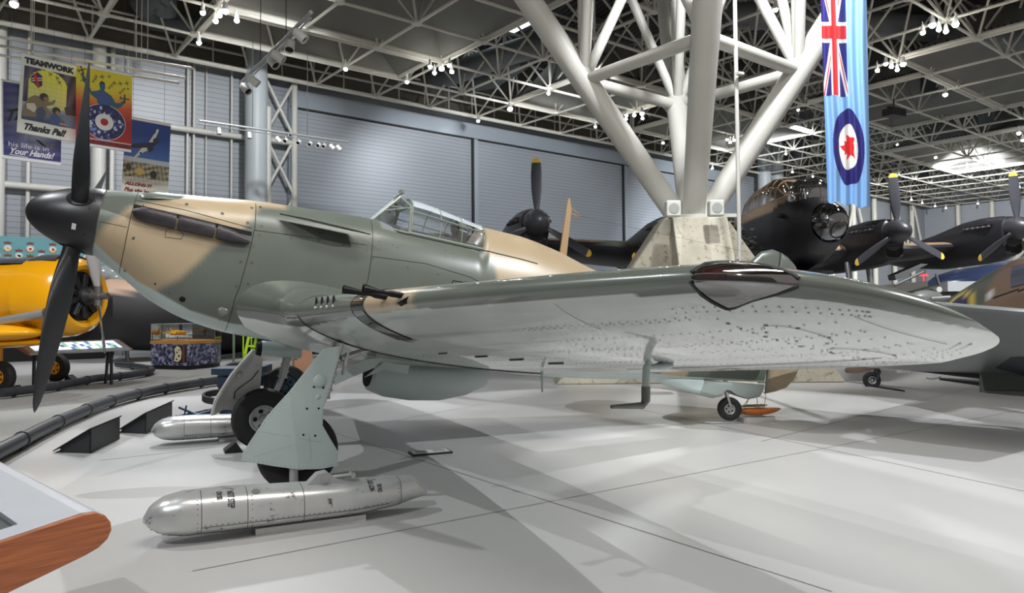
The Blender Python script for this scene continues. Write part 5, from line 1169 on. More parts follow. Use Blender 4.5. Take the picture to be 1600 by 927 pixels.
# ================================================================== HANGING POSTERS AND ENSIGN
class Sheet:
    """printed sheet; u to the right 0..1, v downwards 0..1"""
    def __init__(self, name, corners, N, label, paint):
        self.c = [at(p, N=N) for p in corners]; TL, TR, BL, BR = self.c; self.W = np.linalg.norm(TR-TL); self.H = np.linalg.norm(BL-TL)
        self.t = thing(name, (TL+TR)/2, label, 'poster'); g = G(); n = 60; m = 84
        vs = [self.p(i/n, j/m, 0) for j in range(m+1) for i in range(n+1)]
        g.add(vs, [(j*(n+1)+i, j*(n+1)+i+1, (j+1)*(n+1)+i+1, (j+1)*(n+1)+i) for j in range(m) for i in range(n)])
        uv = np.array([(i/n, j/m) for j in range(m+1) for i in range(n+1)]); k = len(g.v)
        cols = np.array([paint(u_, v) for u_, v in uv])
        g.build('printed_sheet', mat('poster_print', (.5, .5, .5), .55, paint=True), self.t, lambda V: cols, smooth=0, fix=False)
        g = G(); g.tube(self.p(-.005, 0, 0), self.p(1.005, 0, 0), .014, n=8); g.build('hanging_rod', white, self.t)
        for u_ in (.15, .85): g = G(); q = self.p(u_, 0, 0); g.tube(q, q*np.array([1, 1, 0])+np.array([0, 0, 12]), .004, n=4); g.build('wire', mat('wire', s(90, 90, 90), .5, .5), self.t)
        g = G(); g.tube(self.p(0, 1, 0), self.p(1, 1, 0), .012, n=8); g.build('weight_rod', white, self.t); self.g = G(); self.mats = []
    def p(self, u_, v, k):
        TL, TR, BL, BR = self.c; return (TL*(1-u_)+TR*u_)*(1-v)+(BL*(1-u_)+BR*u_)*v-NV*(.004*k+.001)
    def mi(self, col):
        key = 'ink_%d_%d_%d' % col
        m = mat(key, s(*col), .55)
        if m not in self.mats: self.mats.append(m)
        return self.mats.index(m)
    def poly(self, pts, col, k=1): self.g.add([self.p(u_, v, k) for u_, v in pts], [tuple(range(len(pts)))], self.mi(col))
    def ell(self, cu, cv, ru, rv, col, k=1, a0=0, a1=360, n=36): self.poly([(cu+ru*math.cos(R(a)), cv+rv*math.sin(R(a))) for a in np.linspace(a0, a1, n, endpoint=a1-a0 != 360)], col, k)
    def text(self, txt, u_, v, size, col, shear=0, k=3, bold=.0, sx=1., slope=0.):
        q = G(); q.text(txt, (0, 0, 0), (1, 0, 0), (0, 1, 0), size, bold=bold, shear=shear)
        self.g.add([self.p(u_+a*sx/self.W, v-(b+slope*a)/self.H, k) for a, b, _ in q.v], q.f, self.mi(col))
    def done(self): self.g.build('print', self.mats, self.t, smooth=0, fix=False)
def mixc(a, b, t): t = max(0, min(1, t)); return np.array(s(*a))*(1-t)+np.array(s(*b))*t
def plane_mark(S, u_, v, sz, col, k=3, ang=0):
    def q(x, y): a = R(ang); return (u_+sz*(x*math.cos(a)-y*math.sin(a)), v+sz*.7*(x*math.sin(a)+y*math.cos(a)))
    S.poly([q(-1, -.1), q(1, -.1), q(1, .12), q(-1, .12)], col, k); S.poly([q(-.1, -.9), q(.15, -.9), q(.2, .9), q(-.15, .9)], col, k+.1); S.poly([q(-.9, -.4), q(-.75, -.4), q(-.75, .4), q(-.9, .4)], col, k+.2)
# violet poster
def pv(u_, v):
    if u_ < .02 or v < .02 or v > .955: return s(226, 228, 236)
    h = math.exp(-((u_-.55)/.3)**2-((v-.5)/.28)**2); return mixc((44, 44, 112), (196, 204, 222), h+.12*math.sin(v*60+u_*7)*.3)
S = Sheet('poster', [(2, 124), (97, 141), (3, 247), (95, 259)], 12.6, 'violet war poster reading his life is in your hands, leftmost and lowest', pv)
S.text('Think', .03, .53, .36, (24, 24, 34), shear=.35, bold=.012, slope=.35)
S.poly([(.55, .70), (.62, .71), (.75, .78), (.72, .80), (.6, .73)], (30, 30, 40)); S.poly([(.8, .73), (.9, .72), (.82, .80)], (120, 120, 120))
S.text('his life is in', .10, .835, .165, (222, 224, 232), sx=1.15); S.text('Your Hands!', .11, .925, .2, (228, 230, 238), shear=.45, bold=.006, sx=.88); S.poly([(.12, .935), (.43, .945), (.43, .953), (.12, .943)], (228, 230, 238)); S.done()
# teamwork poster
def pt(u_, v):
    if not (.05 < u_ < .97 and .145 < v < .83): return s(222, 228, 218)
    a = ((u_-.47)/.33)**2+((v-.36)/.21)**2
    if (a < 1 and v < .36) or (abs(u_-.47) < .33 and .36 <= v < .62): return mixc((226, 224, 62), (214, 220, 150), (v-.2)/.45)
    if v > .6: return mixc((160, 176, 190), (40, 48, 86), (v-.6)/.22)
    return mixc((38, 34, 74), (92, 82, 108), .5+.5*math.sin(u_*31+v*13))
S = Sheet('poster', [(34, 82), (125, 104), (26, 206), (119, 223)], 12.2, 'white bordered teamwork war poster with yellow arched window, reading Thanks Pal', pt)
S.text('TEAMWORK', .06, .115, .175, (22, 24, 28), bold=.012, sx=.98)
for k in range(7): S.poly([(.16+.09*k, .2), (.163+.09*k, .2), (.163+.09*k, .6), (.16+.09*k, .6)], (176, 184, 130)); S.poly([(.15, .25+.055*k), (.79, .25+.055*k), (.79, .253+.055*k), (.15, .253+.055*k)], (176, 184, 130))
for q in ((.50, .19), (.62, .22), (.66, .27)): plane_mark(S, q[0], q[1], .04, (36, 60, 110), 3, 40)
S.poly([(.18, .27), (.28, .20), (.36, .24), (.37, .36), (.30, .40), (.24, .35), (.18, .34)], (34, 34, 84), 2); S.poly([(.21, .24), (.25, .22), (.33, .38), (.29, .39)], (190, 40, 46), 3); S.poly([(.19, .29), (.36, .26), (.36, .30), (.19, .33)], (224, 224, 224), 2.5); S.poly([(.19, .30), (.36, .27), (.36, .29), (.19, .32)], (190, 40, 46), 2.8)
S.poly([(.08, .68), (.14, .56), (.25, .50), (.36, .50), (.42, .55), (.55, .54), (.58, .50), (.61, .52), (.58, .57), (.46, .61), (.50, .66), (.58, .67), (.55, .70), (.44, .71), (.40, .75), (.2, .78), (.08, .79)], (132, 118, 92), 2)
S.poly([(.13, .62), (.26, .60), (.30, .66), (.26, .72), (.14, .68)], (214, 208, 190), 2.4); S.ell(.41, .50, .075, .05, (52, 48, 40), 2.6); S.ell(.45, .52, .045, .03, (150, 116, 84), 3)
S.poly([(.3, .66), (.40, .62), (.46, .70), (.42, .80), (.30, .77)], (70, 82, 108), 2.8); S.poly([(.52, .80), (.55, .70), (.63, .68), (.70, .72), (.72, .80), (.84, .80), (.82, .83), (.55, .83)], (58, 88, 140), 3); S.ell(.63, .64, .07, .045, (44, 38, 36), 3.2); S.ell(.65, .665, .035, .025, (160, 122, 92), 3.4); S.poly([(.70, .78), (.83, .79), (.84, .815), (.70, .81)], (186, 140, 104), 3.6)
S.poly([(.76, .58), (.86, .55), (.97, .60), (.97, .66), (.80, .67)], (70, 66, 62), 2.2); S.poly([(.70, .69), (.97, .67), (.97, .82), (.82, .82)], (110, 136, 160), 2.2)
S.text('Thanks Pal!', .09, .95, .21, (26, 30, 46), shear=.4, bold=.010, sx=.85); S.done()
# roundel poster
def pr3(u_, v):
    if v < .03 or v > .965: return s(226, 226, 234)
    if v > .905: return s(120, 20, 28)
    if .895 < v: return s(210, 190, 190)
    k = v+.12*abs(u_-.5); return mixc((222, 206, 42), (214, 110, 44), (k-.28)/.2) if k < .5 else mixc((206, 90, 40), (164, 26, 34), (k-.5)/.2)
S = Sheet('poster', [(119, 98), (207, 116), (118, 225), (205, 238)], 11.8, 'red and yellow war poster with large roundel, behind the raised propeller blade', pr3)
S.poly([(.07, .12), (.12, .11), (.2, .22), (.27, .32), (.36, .30), (.42, .28), (.40, .20), (.44, .165), (.5, .18), (.51, .24), (.49, .28), (.62, .33), (.70, .41), (.78, .40), (.84, .36), (.88, .37), (.80, .45), (.72, .48), (.62, .46), (.60, .52), (.40, .52), (.36, .40), (.26, .36), (.17, .25)], (40, 92, 110), 2)
S.poly([(.30, .31), (.45, .29), (.60, .34), (.60, .50), (.41, .50), (.37, .39)], (58, 84, 140), 2.5); S.poly([(.40, .20), (.44, .165), (.5, .18), (.49, .20), (.43, .20)], (26, 40, 50), 2.6)
for (a, b, q) in [(.35, .12, .035), (.45, .11, .045), (.58, .09, .035), (.33, .155, .035), (.3, .19, .03), (.12, .20, .045), (.67, .16, .04), (.78, .15, .045), (.90, .13, .045), (.62, .20, .035), (.58, .235, .03), (.85, .21, .03), (.92, .20, .03), (.82, .24, .03), (.78, .27, .03), (.1, .075, .08)]: plane_mark(S, a, b, q, (42, 60, 60), 2, -25)
plane_mark(S, .86, .335, .09, (44, 60, 60), 3, 0)
S.ell(.5, .675, .385, .225, (224, 214, 200), 2.2, n=60); S.ell(.5, .675, .375, .218, (34, 38, 92), 2.5, n=60)
rn = random.Random(11)
for k in range(70):
    a = rn.uniform(0, 6.28); q = rn.uniform(.5, .93); u_, v = .5+.375*q*math.cos(a), .675+.218*q*math.sin(a); w_ = rn.uniform(.015, .035)
    S.poly([(u_+w_*math.cos(t)*rn.uniform(.6, 1.2), v+w_*.75*math.sin(t)) for t in np.linspace(0, 6.28, 7)[:-1]], rn.choice([(120, 136, 196), (190, 198, 226), (72, 84, 160), (20, 22, 60)]), 2.7+k*.004)
S.ell(.5, .675, .165, .105, (228, 228, 226), 4, n=40); S.ell(.5, .675, .07, .045, (170, 28, 40), 4.5, n=30)
rn = random.Random(5)                          # dark script line, unreadable in the photograph
for k in range(15):
    u0 = .05+.06*k
    if rn.random() < .8: S.poly([(u0, .948), (u0+.015, .922), (u0+.04, .925), (u0+.035, .950), (u0+.018, .936)], (70, 8, 16), 2)
S.done()
# blue aeroplane poster
def pb(u_, v):
    if v < .03: return s(226, 228, 232)
    if v > .80: return s(218, 218, 208)
    if v < .5: return mixc((28, 62, 136), (70, 110, 180), (v-.2)/.3)
    if v < .55: return s(190, 204, 216)
    h = math.sin(u_*47+v*31)*math.cos(u_*23-v*57)+.6*math.sin(v*90+u_*11); base = mixc((46, 48, 42), (196, 190, 160), .5+.35*h)
    return base if v < .74 else base*.4+np.array(s(218, 218, 208))*.6
S = Sheet('poster', [(197, 181), (267, 194), (189, 306), (262, 316)], 12.9, 'blue war poster of a climbing bomber over a factory, reading Allons-y', pb)
S.poly([(.22, .50), (.40, .345), (.46, .35), (.70, .09), (.735, .11), (.60, .32), (.62, .36), (.44, .41), (.26, .50)], (206, 212, 200), 2); S.poly([(.06, .36), (.2, .33), (.40, .30), (.62, .27), (.68, .30), (.60, .34), (.34, .37), (.14, .385)], (34, 44, 66), 2.6); S.poly([(.06, .28), (.12, .29), (.16, .35), (.10, .36)], (34, 44, 66), 2.6)
S.ell(.68, .25, .07, .035, (40, 50, 70), 3); S.ell(.56, .36, .07, .04, (40, 50, 70), 3); S.ell(.64, .145, .022, .014, (40, 50, 90), 3.2); S.ell(.36, .435, .024, .014, (40, 50, 90), 3.2)
S.ell(.36, .665, .09, .045, (206, 180, 96), 2.2); S.ell(.66, .68, .075, .05, (50, 52, 60), 2.2); S.ell(.12, .63, .06, .04, (60, 66, 66), 2.2)
S.text('ALLONS-Y!', .07, .85, .115, (140, 36, 34), shear=.3, bold=.006, sx=1.05); S.text('Plus vite les vieux!', .05, .93, .14, (140, 36, 34), shear=.35, bold=.005, sx=.86); S.done()
g = G()
for (p, q, N) in [((-20, 55), (302, 107), 11.9), ((-20, 68), (290, 122), 12.3), ((-20, 83), (280, 130), 12.7)]:
    g = G(); a, b = at(p, N=N), at(q, N=N); g.tube(a, b, .035, n=8)
    for f in (.2, .75): m = a+(b-a)*f; g.tube(m, m*P3(1, 1, 0)+P3(0, 0, 12), .008, n=5)
    tag(g.build('hanging_pipe', frame_m), {11.9: 'highest long thin pipe hanging above the posters', 12.3: 'middle long thin pipe hanging above the posters', 12.7: 'lowest long thin pipe hanging above the posters'}[N], 'pipe')

# ---- ensign
En = thing('ensign', at((1320, -30), D=14.5), 'tall light blue air force ensign hanging vertically with union flag and maple leaf roundel', 'flag')
def ens_col(u_, y):
    """y in photograph rows from the top"""
    LB, NB, WH, RD = s(134, 178, 226), s(38, 34, 112), s(232, 230, 228), s(214, 40, 44)
    if u_ < .54 and y < 148:
        x = (u_-.27)/.27; q = (y-50)/98
        if abs(x) < .20 or abs(q) < .105: return RD
        if abs(x) < .34 or abs(q) < .165: return WH
        d = abs(abs(x)-abs(q)); sgn = (1 if x*q > 0 else -1)*(abs(x)-abs(q))
        if d < .17: return RD if 0 < sgn*(1 if x > 0 else 1) < .10 else WH
        return NB
    dx = (u_-.53)/.36; dy = (y-226)/59
    if dx*dx+dy*dy < 1:
        ix = (u_-.52)/.22; iy = (y-226)/35
        if ix*ix+iy*iy < 1:
            X, Y = (u_-.50)/.18, (y-226)/20
            leaf = [(-1, 0), (-.35, -.28), (-.45, -.55), (-.1, -.45), (-.15, -1), (.35, -.7), (.95, -.78), (.75, -.35), (.85, 0), (.75, .35), (.95, .78), (.35, .7), (-.15, 1), (-.1, .45), (-.45, .55), (-.35, .28)]
            if inpoly(leaf, np.array([X]), np.array([Y]))[0]: return RD
            return WH
        return NB
    return LB
g = G(); nu, nv = 130, 380; cols = []; rows = []
for j in range(nv+1):
    y = -40+355*j/nv; row = []
    for i in range(nu+1):
        u_ = i/nu; xl = 1282+max(0, y)*.036; xr = 1354+max(0, y)*.02; yy = y+(12*u_+3*math.sin(u_*19))*(j/nv)*.9*(1 if y > 100 else max(0, y)/100)
        fold = .045*math.sin(u_*26+.6*math.sin(y*.02))+.03*math.sin(u_*11+1+y*.004); row.append(at((xl+(xr-xl)*u_, yy), D=14.5+fold)); cols.append(ens_col(u_, y))
    rows.append(row)
g.grid(rows); cols = np.array(cols); g.build('cloth', mat('ensign_cloth', (.5, .5, .6), .8, paint=True), En, lambda V: cols, smooth=60, fix=False)
g = G(); g.tube(at((1270, -38), D=14.5), at((1362, -38), D=14.5), .04); 
for px in (1285, 1350): q = at((px, -38), D=14.5); g.tube(q, q*P3(1, 1, 0)+P3(0, 0, 12), .01, n=5)
g.build('pole', white, En)

# ================================================================== THE BIG BOMBER
LW = rd*.983+fd*.186; LW /= np.linalg.norm(LW); LF = P3(LW[1], -LW[0], 0)      # LW: towards its port wing, LF: forward
LO = (CAM+(_r*9.2+_f*23.8)); LO[2] = 0
def lp(f, s_, z): return LO+LF*f+LW*s_+P3(0, 0, z)
BB = thing('heavy_bomber', lp(-3, 0, 0), 'huge black four-engined heavy bomber with clear nose dome beyond the pedestal', 'aeroplane')
bk = mat('bomber_black', s(34, 33, 38), .42, 0, .08, 1.5, .03, 4); bt = mat('bomber_paint2', (.1, .1, .1), .48, 0, .06, 2, paint=True); BT, BG, BK = np.array(s(158, 132, 106)), np.array(s(92, 98, 84)), np.array(s(34, 33, 38))
zc_ = lambda f: 4.02+.10*f
def bfus(f):
    hw = np.interp(f, [-17, -10, -5, -1, .4, 1.2, 1.75, 2.0], [.4, .8, 1.02, 1.03, 1.0, .88, .70, .60]); up = np.interp(f, [-17, -5, -1, .4, 1.2, 1.75, 2.0], [.6, 1.25, 1.36, 1.32, 1.12, .80, .60]); dn = np.interp(f, [-17, -5, -1, .2, 1.0, 1.6, 2.0], [.6, 1.15, 1.25, 1.25, 1.12, .90, .62]); return hw, up, dn
g = G(); rows = []
for f in np.concatenate([np.linspace(-17, -2, 16), np.linspace(-1.5, 1.4, 22), np.linspace(1.5, 2.02, 10)]):
    hw, up, dn = bfus(f); rows.append([lp(f, hw*math.copysign(abs(math.cos(a))**.85, math.cos(a)), zc_(f)+(up if math.sin(a) > 0 else dn)*math.copysign(abs(math.sin(a))**.85, math.sin(a))) for a in np.linspace(0, 2*math.pi, 56, endpoint=False)])
g.grid(rows, cv=True); g.add(rows[0], [tuple(range(56))])
def bpaint(V):
    d = V-LO; f = d@LF; z = V[:, 2]; k = (z-zc_(f)) > np.interp(f, [-17, -3, .2, .9, 1.1, 3], [.3, .66, .74, .98, 1.4, 2]); c = np.where(k[:, None], BT, BK); return c
g.build('fuselage', bt, BB, bpaint)
dome = glass('bomber_dome', (.62, .66, .74), .16); sm2 = glass('turret_perspex', (.42, .46, .48), .2, .06)
dc = lp(1.92, 0, zc_(1.9)+.02)
g = G(); rws = [[dc+LF*(.62*math.cos(t))+(LW*math.cos(a)+P3(0, 0, math.sin(a)))*(.60*math.sin(t)) for a in np.linspace(0, 2*math.pi, 40, endpoint=False)] for t in np.linspace(.02, math.pi/2, 14)]
g.grid(rws, cv=True); nd_ = g.build('nose_dome', dome, BB)
g = G(); g.path([dc+(LW*math.cos(a)+P3(0, 0, math.sin(a)))*.605 for a in np.linspace(0, 2*math.pi, 44)[:-1]], .02, 6, closed=True); g.build('dome_ring', mat('ring_grey', s(120, 122, 124), .4), nd_)
an = LF*.86-P3(0, 0, .50)+LW*.10; an /= np.linalg.norm(an); x_, y_, _z = g.frame(an)
g = G(); g.path([dc+an*.545+(x_*math.cos(a)+y_*math.sin(a))*.27 for a in np.linspace(0, 2*math.pi, 32)[:-1]], .022, 6, closed=True); g.build('aiming_window_ring', dark_m, nd_)
g = G(); g.disc(dc+an*.55, an, .26, 28); g.build('aiming_window', mat('window_grey', s(84, 92, 90), .08), nd_, smooth=0)
g = G(); g.sphere(dc-LF*.1, .30, 16, 10, 0, (1, 1, .6)); g.box(dc-LF*.25, (.5, .5, .3)); g.build('bomb_aimer_position', bk, BB)
g = G(); g.prism([lp(1.72, -.35, zc_(1.6)-.62), lp(1.72, .42, zc_(1.6)-.62), lp(2.08, .32, zc_(1.6)-.42), lp(2.08, -.22, zc_(1.6)-.42)], (0, 0, -.04)); g.build('chin_window', mat('chin_glass', s(96, 98, 140), .08), BB, smooth=0)
# front turret
g = G(); rows = []
for q in np.linspace(0, 1, 14):
    z = zc_(1.3)+.60+.98*math.sin(q*math.pi/2)*.95; r = .62*math.cos(q*math.pi/2*.86)**.6
    rows.append([lp(1.02+r*1.02*math.cos(a), r*1.12*math.sin(a), z) for a in np.linspace(0, 2*math.pi, 36, endpoint=False)])
g.grid(rows, cv=True); tu = g.build('gun_turret', sm2, BB)
g = G(); g.path([p+P3(0, 0, .01) for p in rows[6]], .018, 5, closed=True); g.path([p for p in rows[0]], .03, 5, closed=True)
for k in (0, 5, 13, 18, 23, 31): g.path([r_[k] for r_ in rows[:13]], .015, 5)
g.build('turret_frame', bk, tu); g = G(); g.box(lp(1.05, 0, zc_(1.3)+.8), (.4, .5, .5)); g.build('turret_mount', bk, tu)
# cockpit canopy
g = G(); rows = []; CF = np.linspace(.35, -2.6, 22)
for f in CF:
    h = np.interp(f, [-2.6, -2.3, -.6, -.15, .35], [.15, .62, .72, .62, .02])*1.02; w_ = np.interp(f, [-2.6, -.6, .35], [.42, .60, .50]); b0_ = zc_(f)+bfus(f)[1]*.82
    rows.append([lp(f, w_*math.cos(a)**1 if True else 0, b0_+(h+.22)*abs(math.sin(a))**.8) for a in np.linspace(0, math.pi, 22)])
g.grid(rows); cn = g.build('cockpit_canopy', glass('canopy_bomber', (.8, .84, .86), .2, .05), BB)
g = G()
for k in (0, 3, 5, 8, 11, 14, 17, 21): g.path(rows[k], .022, 5)
for k in (0, 4, 8, 13, 17, 21): g.path([r_[k] for r_ in rows], .022, 5)
g.build('canopy_frame', mat('canopy_tan', tuple(BT*1.25), .5), cn)
g = G(); g.sphere(lp(-.9, -.25, zc_(-.9)+1.35), .16, 14, 8); g.box(lp(-1.3, -.25, zc_(-.9)+1.35), (.3, .3, .7)); g.build('seat', mat('seat_grey', s(140, 140, 136), .6), BB)
g = G(); g.sphere(lp(.95, -.92, zc_(1)+.42), .15, 16, 8, 0, (1.6, .5, .5)); g.build('side_blister', bk, BB)
# wings
def bwing(sd):
    g = G(); rows = []
    for y in np.concatenate([np.linspace(.6, 4.2, 8), np.linspace(4.6, 14.6, 20), [15.0, 15.3]]):
        le = np.interp(y, [0, 4.2, 14.6, 15.3], [-1.75, -1.85, -2.6, -3.6]); te = np.interp(y, [0, 4.2, 14.6, 15.3], [-6.6, -6.5, -4.9, -4.2]); z0 = 3.72+(0 if y < 4.2 else (y-4.2)*.055); ch = le-te; t_ = np.interp(y, [0, 14.6, 15.3], [.19, .12, .04])
        us = np.linspace(0, 1, 18)**1.6
        rows.append([lp(le-ch*u_, sd*y, z0-.06*u_*ch+naca(u_)*t_*ch) for u_ in us[::-1]]+[lp(le-ch*u_, sd*y, z0-.06*u_*ch-naca(u_)*t_*ch) for u_ in us[1:]])
    g.grid(rows); g.add(rows[-1], [tuple(range(len(rows[0])))])
    def wp(V):
        d = V-LO; f, y = d@LF, abs(d@LW); z0 = 3.72+np.where(y < 4.2, 0, (y-4.2)*.055); top = V[:, 2] > z0+.10; k = np.sin(y*1.3+.6*f) > .1
        return np.where(top[:, None], np.where(k[:, None], BT, BG), BK)
    g.build('wing', bt, BB, wp)
bwing(-1); bwing(1)
by_ = mat('propeller_tip_yellow', s(238, 200, 80), .5); bbl = mat('bomber_blade', s(62, 63, 70), .5)
EZ = {-8.6: 4.32, -3.85: 4.22, 3.85: 4.20, 8.6: 4.38}
for sN in (-8.6, -3.85, 3.85, 8.6):
    c = lp(0, sN, EZ[sN]); dz = P3(0, 0, 1.)
    g = G(); rows = []
    for f, hw, up, dn, o in [(-.08, .38, .38, .42, 0), (-.12, .44, .44, .95, 0), (-.5, .50, .50, 1.10, 0), (-1.2, .55, .52, 1.18, 0), (-2.0, .58, .50, 1.15, -.05), (-3.2, .60, .30, 1.1, -.15), (-5.2, .5, .1, .8, -.3), (-6.6, .1, .0, .3, -.5)]:
        rows.append([c+LF*f+LW*(hw*math.copysign(abs(math.cos(a))**.8, math.cos(a)))*(1 if math.sin(a) > -.3 else (1-.12*(abs(math.sin(a))-.3)))+dz*(o+(up if math.sin(a) > 0 else dn)*math.copysign(abs(math.sin(a))**.85, math.sin(a))) for a in np.linspace(0, 2*math.pi, 40, endpoint=False)])
    g.grid(rows, cv=True); g.add(rows[0], [tuple(range(40))]); nc = g.build('engine_nacelle', bk, BB)
    g = G(); g.prism([c+LF*.0-LF*.108+LW*x+dz*z for x, z in [(-.30, -.52), (.30, -.52), (.34, -.62), (.30, -.78), (.18, -.84), (-.18, -.84), (-.30, -.78), (-.34, -.62)]], LF*.012); g.build('intake', void_m, nc, smooth=0)
    g = G(); g.path([c-LF*.10+LW*x+dz*z for x, z in [(-.31, -.50), (.31, -.50), (.37, -.62), (.32, -.80), (.19, -.87), (-.19, -.87), (-.32, -.80), (-.37, -.62)]], .035, 8, closed=True); g.build('intake_lip', bk, nc)
    for sd in (-1, 1):
        g = G()
        for k in range(5): q = c-LF*(.55+.24*k)+LW*(sd*.53)+dz*.12; g.sphere(q, .07, 10, 6, 0, (1.5, 1.2, 1)); g.tube(q, q-LF*.12+LW*sd*.07, .045, n=8)
        g.box(c-LF*1.05+LW*sd*.52+dz*.24, (.03, 1.3, .05), 0, [LW, LF, (0, 0, 1)]); g.build('exhaust_row', exh_m, nc)
    g = G(); g.lathe(c-LF*.10, LF, [(0, .40), (.2, .41), (.4, .37), (.58, .27), (.70, .15), (.745, .05), (.75, 0)], 32); g.build('spinner', mat('bomber_spinner', s(52, 52, 57), .4), BB)
    r0 = {-8.6: 0, -3.85: 0, 3.85: -4, 8.6: -4}[sN]
    for k in range(3):
        a = R(r0+120*k); d = LW*math.sin(a)+dz*math.cos(a); tx = LW*math.cos(a)-dz*math.sin(a)
        for (q0, q1, nm_, mt) in ((.18, .925, 'propeller_blade', bbl), (.925, 1, 'blade_tip', by_)):
            g = G(); rws = []
            for q in np.concatenate([np.linspace(q0, q1, 12)]):
                ch = np.interp(q, [.18, .3, .5, .75, .92, .96, .985, 1], [.15, .25, .36, .36, .31, .27, .19, .02]); be = R(48-22*q); th = np.interp(q, [.18, .3, 1], [.14, .07, .015])
                cx = tx*math.cos(be)+LF*math.sin(be)*.8; nn = LF*math.cos(be)-tx*math.sin(be)
                rws.append([c+LF*.12+d*(1.98*q)+cx*(ch/2*math.cos(t))+nn*(th/2*math.sin(t)) for t in np.linspace(0, 2*math.pi, 16, endpoint=False)])
            g.grid(rws, cv=True); g.add(rws[0], [tuple(range(16))]); ob_ = g.build(nm_, mt, BB if nm_ == 'propeller_blade' else ob_)
for sN in (-3.85, 3.85):
    for k in (-.35, .35): pass
    c = lp(-1.6, sN, .85); g = G(); wheel(g, c, LW, .85, .5, .35); g.build('main_wheel', [rub_m, silver_m, void_m], BB)
    g = G(); 
    for k in (-.42, .42): g.tube(lp(-1.6, sN+k, .85), lp(-2.0, sN+k, 3.3), .09, n=12)
    g.build('undercarriage_leg', mat('oleo_grey', s(150, 150, 150), .35, .4), BB)
g = G(); g.box(lp(.0, -9.6, 0)*0+lp(-1.2, 0, 2.75), (1.2, 5, .12), 0, [LW, LF, (0, 0, 1)]); g.build('bomb_bay_door', bk, BB, smooth=0)
g = G(); q = lp(.9, -.95, 3.0); g.tube(lp(.9, -1.3, 2.65), lp(.7, -1.3, 3.3), .025); g.tube(lp(.7, -1.3, 3.3), lp(1.0, -3.2, 3.6), .012); g.build('pitot_mast', bk, BB)

# ================================================================== RIGHT EDGE: SECOND FIGHTER
F2 = thing('second_fighter', at((1363, 606), z=0), 'brown and green camouflaged fighter with yellow ringed roundel at right edge', 'aeroplane')
ta, tb = at((1335, 575), D=15.6), at((1640, 470), D=11.0); dd = tb-ta; Lf = np.linalg.norm(dd); dd /= Lf; ss_ = np.cross(dd, P3(0, 0, 1)); ss_ /= np.linalg.norm(ss_); uu = np.cross(ss_, dd)
g = G(); rows = []; Lx = 9.
for f in np.linspace(-.3, Lx, 70):
    hw = np.interp(f, [-.3, 0, 2, 4, 6, 9], [.03, .08, .28, .42, .45, .4]); up = np.interp(f, [-.3, 0, 1, 2, 3, 4, 4.6, 6, 9], [.05, .14, .32, .46, .60, .74, .80, .5, .4]); dn = np.interp(f, [-.3, 0, 2, 4, 6, 9], [.05, .12, .30, .42, .5, .4])
    rows.append([ta+dd*f+ss_*(hw*math.cos(a))+uu*((up if math.sin(a) > 0 else dn)*math.sin(a)) for a in np.linspace(0, 2*math.pi, 72, endpoint=False)])
g.grid(rows, cv=True); g.add(rows[0], [tuple(range(72))])
def p2f(V):
    d = V-ta; f = d@dd; h = d@uu; base = camo(0, [[(4.0, -.6), (4.1, 0), (4.25, .4), (4.6, 1), (4.6, 2), (9, 2), (9, -1)], [(.0, 1), (.9, .6), (.9, -1), (-.5, -1)]], f, h, .03)
    base = np.where(base[:, :1] > .22, np.array(s(132, 108, 92)), base)
    q = np.hypot((f-RX)/1.15, h-RH); base[q < .36] = s(222, 196, 84); base[q < .28] = s(48, 46, 92); base[((f > 4.2) & (f < 4.36) & (h > RH-.02) & (h < RH+.12)) | ((f > 4.02) & (f < 4.1) & (h > RH-.1) & (h < RH+.02))] = s(222, 222, 222); return base
RR_ = at((1513, 480), D=12.8)-ta; RX, RH = 3.55, .22
for ssg in (1,): g.build('fuselage', paint_m, F2, p2f)
sg = 1 if (CAM-ta)@ss_ > 0 else -1; g = G(); rows = []
for f in np.linspace(4.72, 5.6, 8):
    hw = np.interp(f, [4, 6, 9], [.42, .45, .4]); up = np.interp(f, [4, 4.6, 6, 9], [.74, .80, .5, .4])*1.02
    rows.append([ta+dd*f+ss_*(sg*(hw+.015)*math.cos(a))+uu*((up+.01)*math.sin(a)) for a in np.linspace(R(20), R(52), 10)])
g.grid(rows); g.build('cockpit_pane', mat('fighter_glazing', s(88, 94, 110), .1, .1), F2, fix=False)
g = G(); a = at((1552, 466), D=11.2); b = at((1592, 452), D=10.9); g.path([a, (a+b)/2, b], .012, 6); a = at((1590, 456), D=10.9); b = at((1625, 442), D=10.7); g.path([a, b], .012, 6); g.build('hood_rail', dark_m, F2)
# wing seen from below and in front: leading edge runs across, trailing edge lower and further
g = G(); rows = []
LEp = [at(p, D=d) for p, d in [((1300, 478), 9.2), ((1345, 462), 8.9), ((1440, 474), 8.3), ((1590, 487), 7.6), ((1760, 500), 7.0)]]; TEp = [at(p, D=d) for p, d in [((1322, 560), 11.2), ((1352, 574), 11.0), ((1450, 581), 10.3), ((1600, 590), 9.6), ((1760, 600), 9.0)]]
def lin(P, t): x = t*(len(P)-1); i = min(int(x), len(P)-2); return P[i]+(P[i+1]-P[i])*(x-i)
for t in np.linspace(0, 1, 40):
    a, b = lin(LEp, t), lin(TEp, t); us = np.linspace(0, 1, 24)**1.6; ch = np.linalg.norm(b-a)
    rows.append([a+(b-a)*u_+P3(0, 0, naca(u_)*.10*ch) for u_ in us[::-1]]+[a+(b-a)*u_-P3(0, 0, naca(u_)*.05*ch) for u_ in us[1:]])
g.grid(rows); g.add(rows[0], [tuple(range(len(rows[0])))])
g.build('wing', paint_m, F2, lambda V: np.tile(np.array(s(104, 108, 108)), (len(V), 1)))
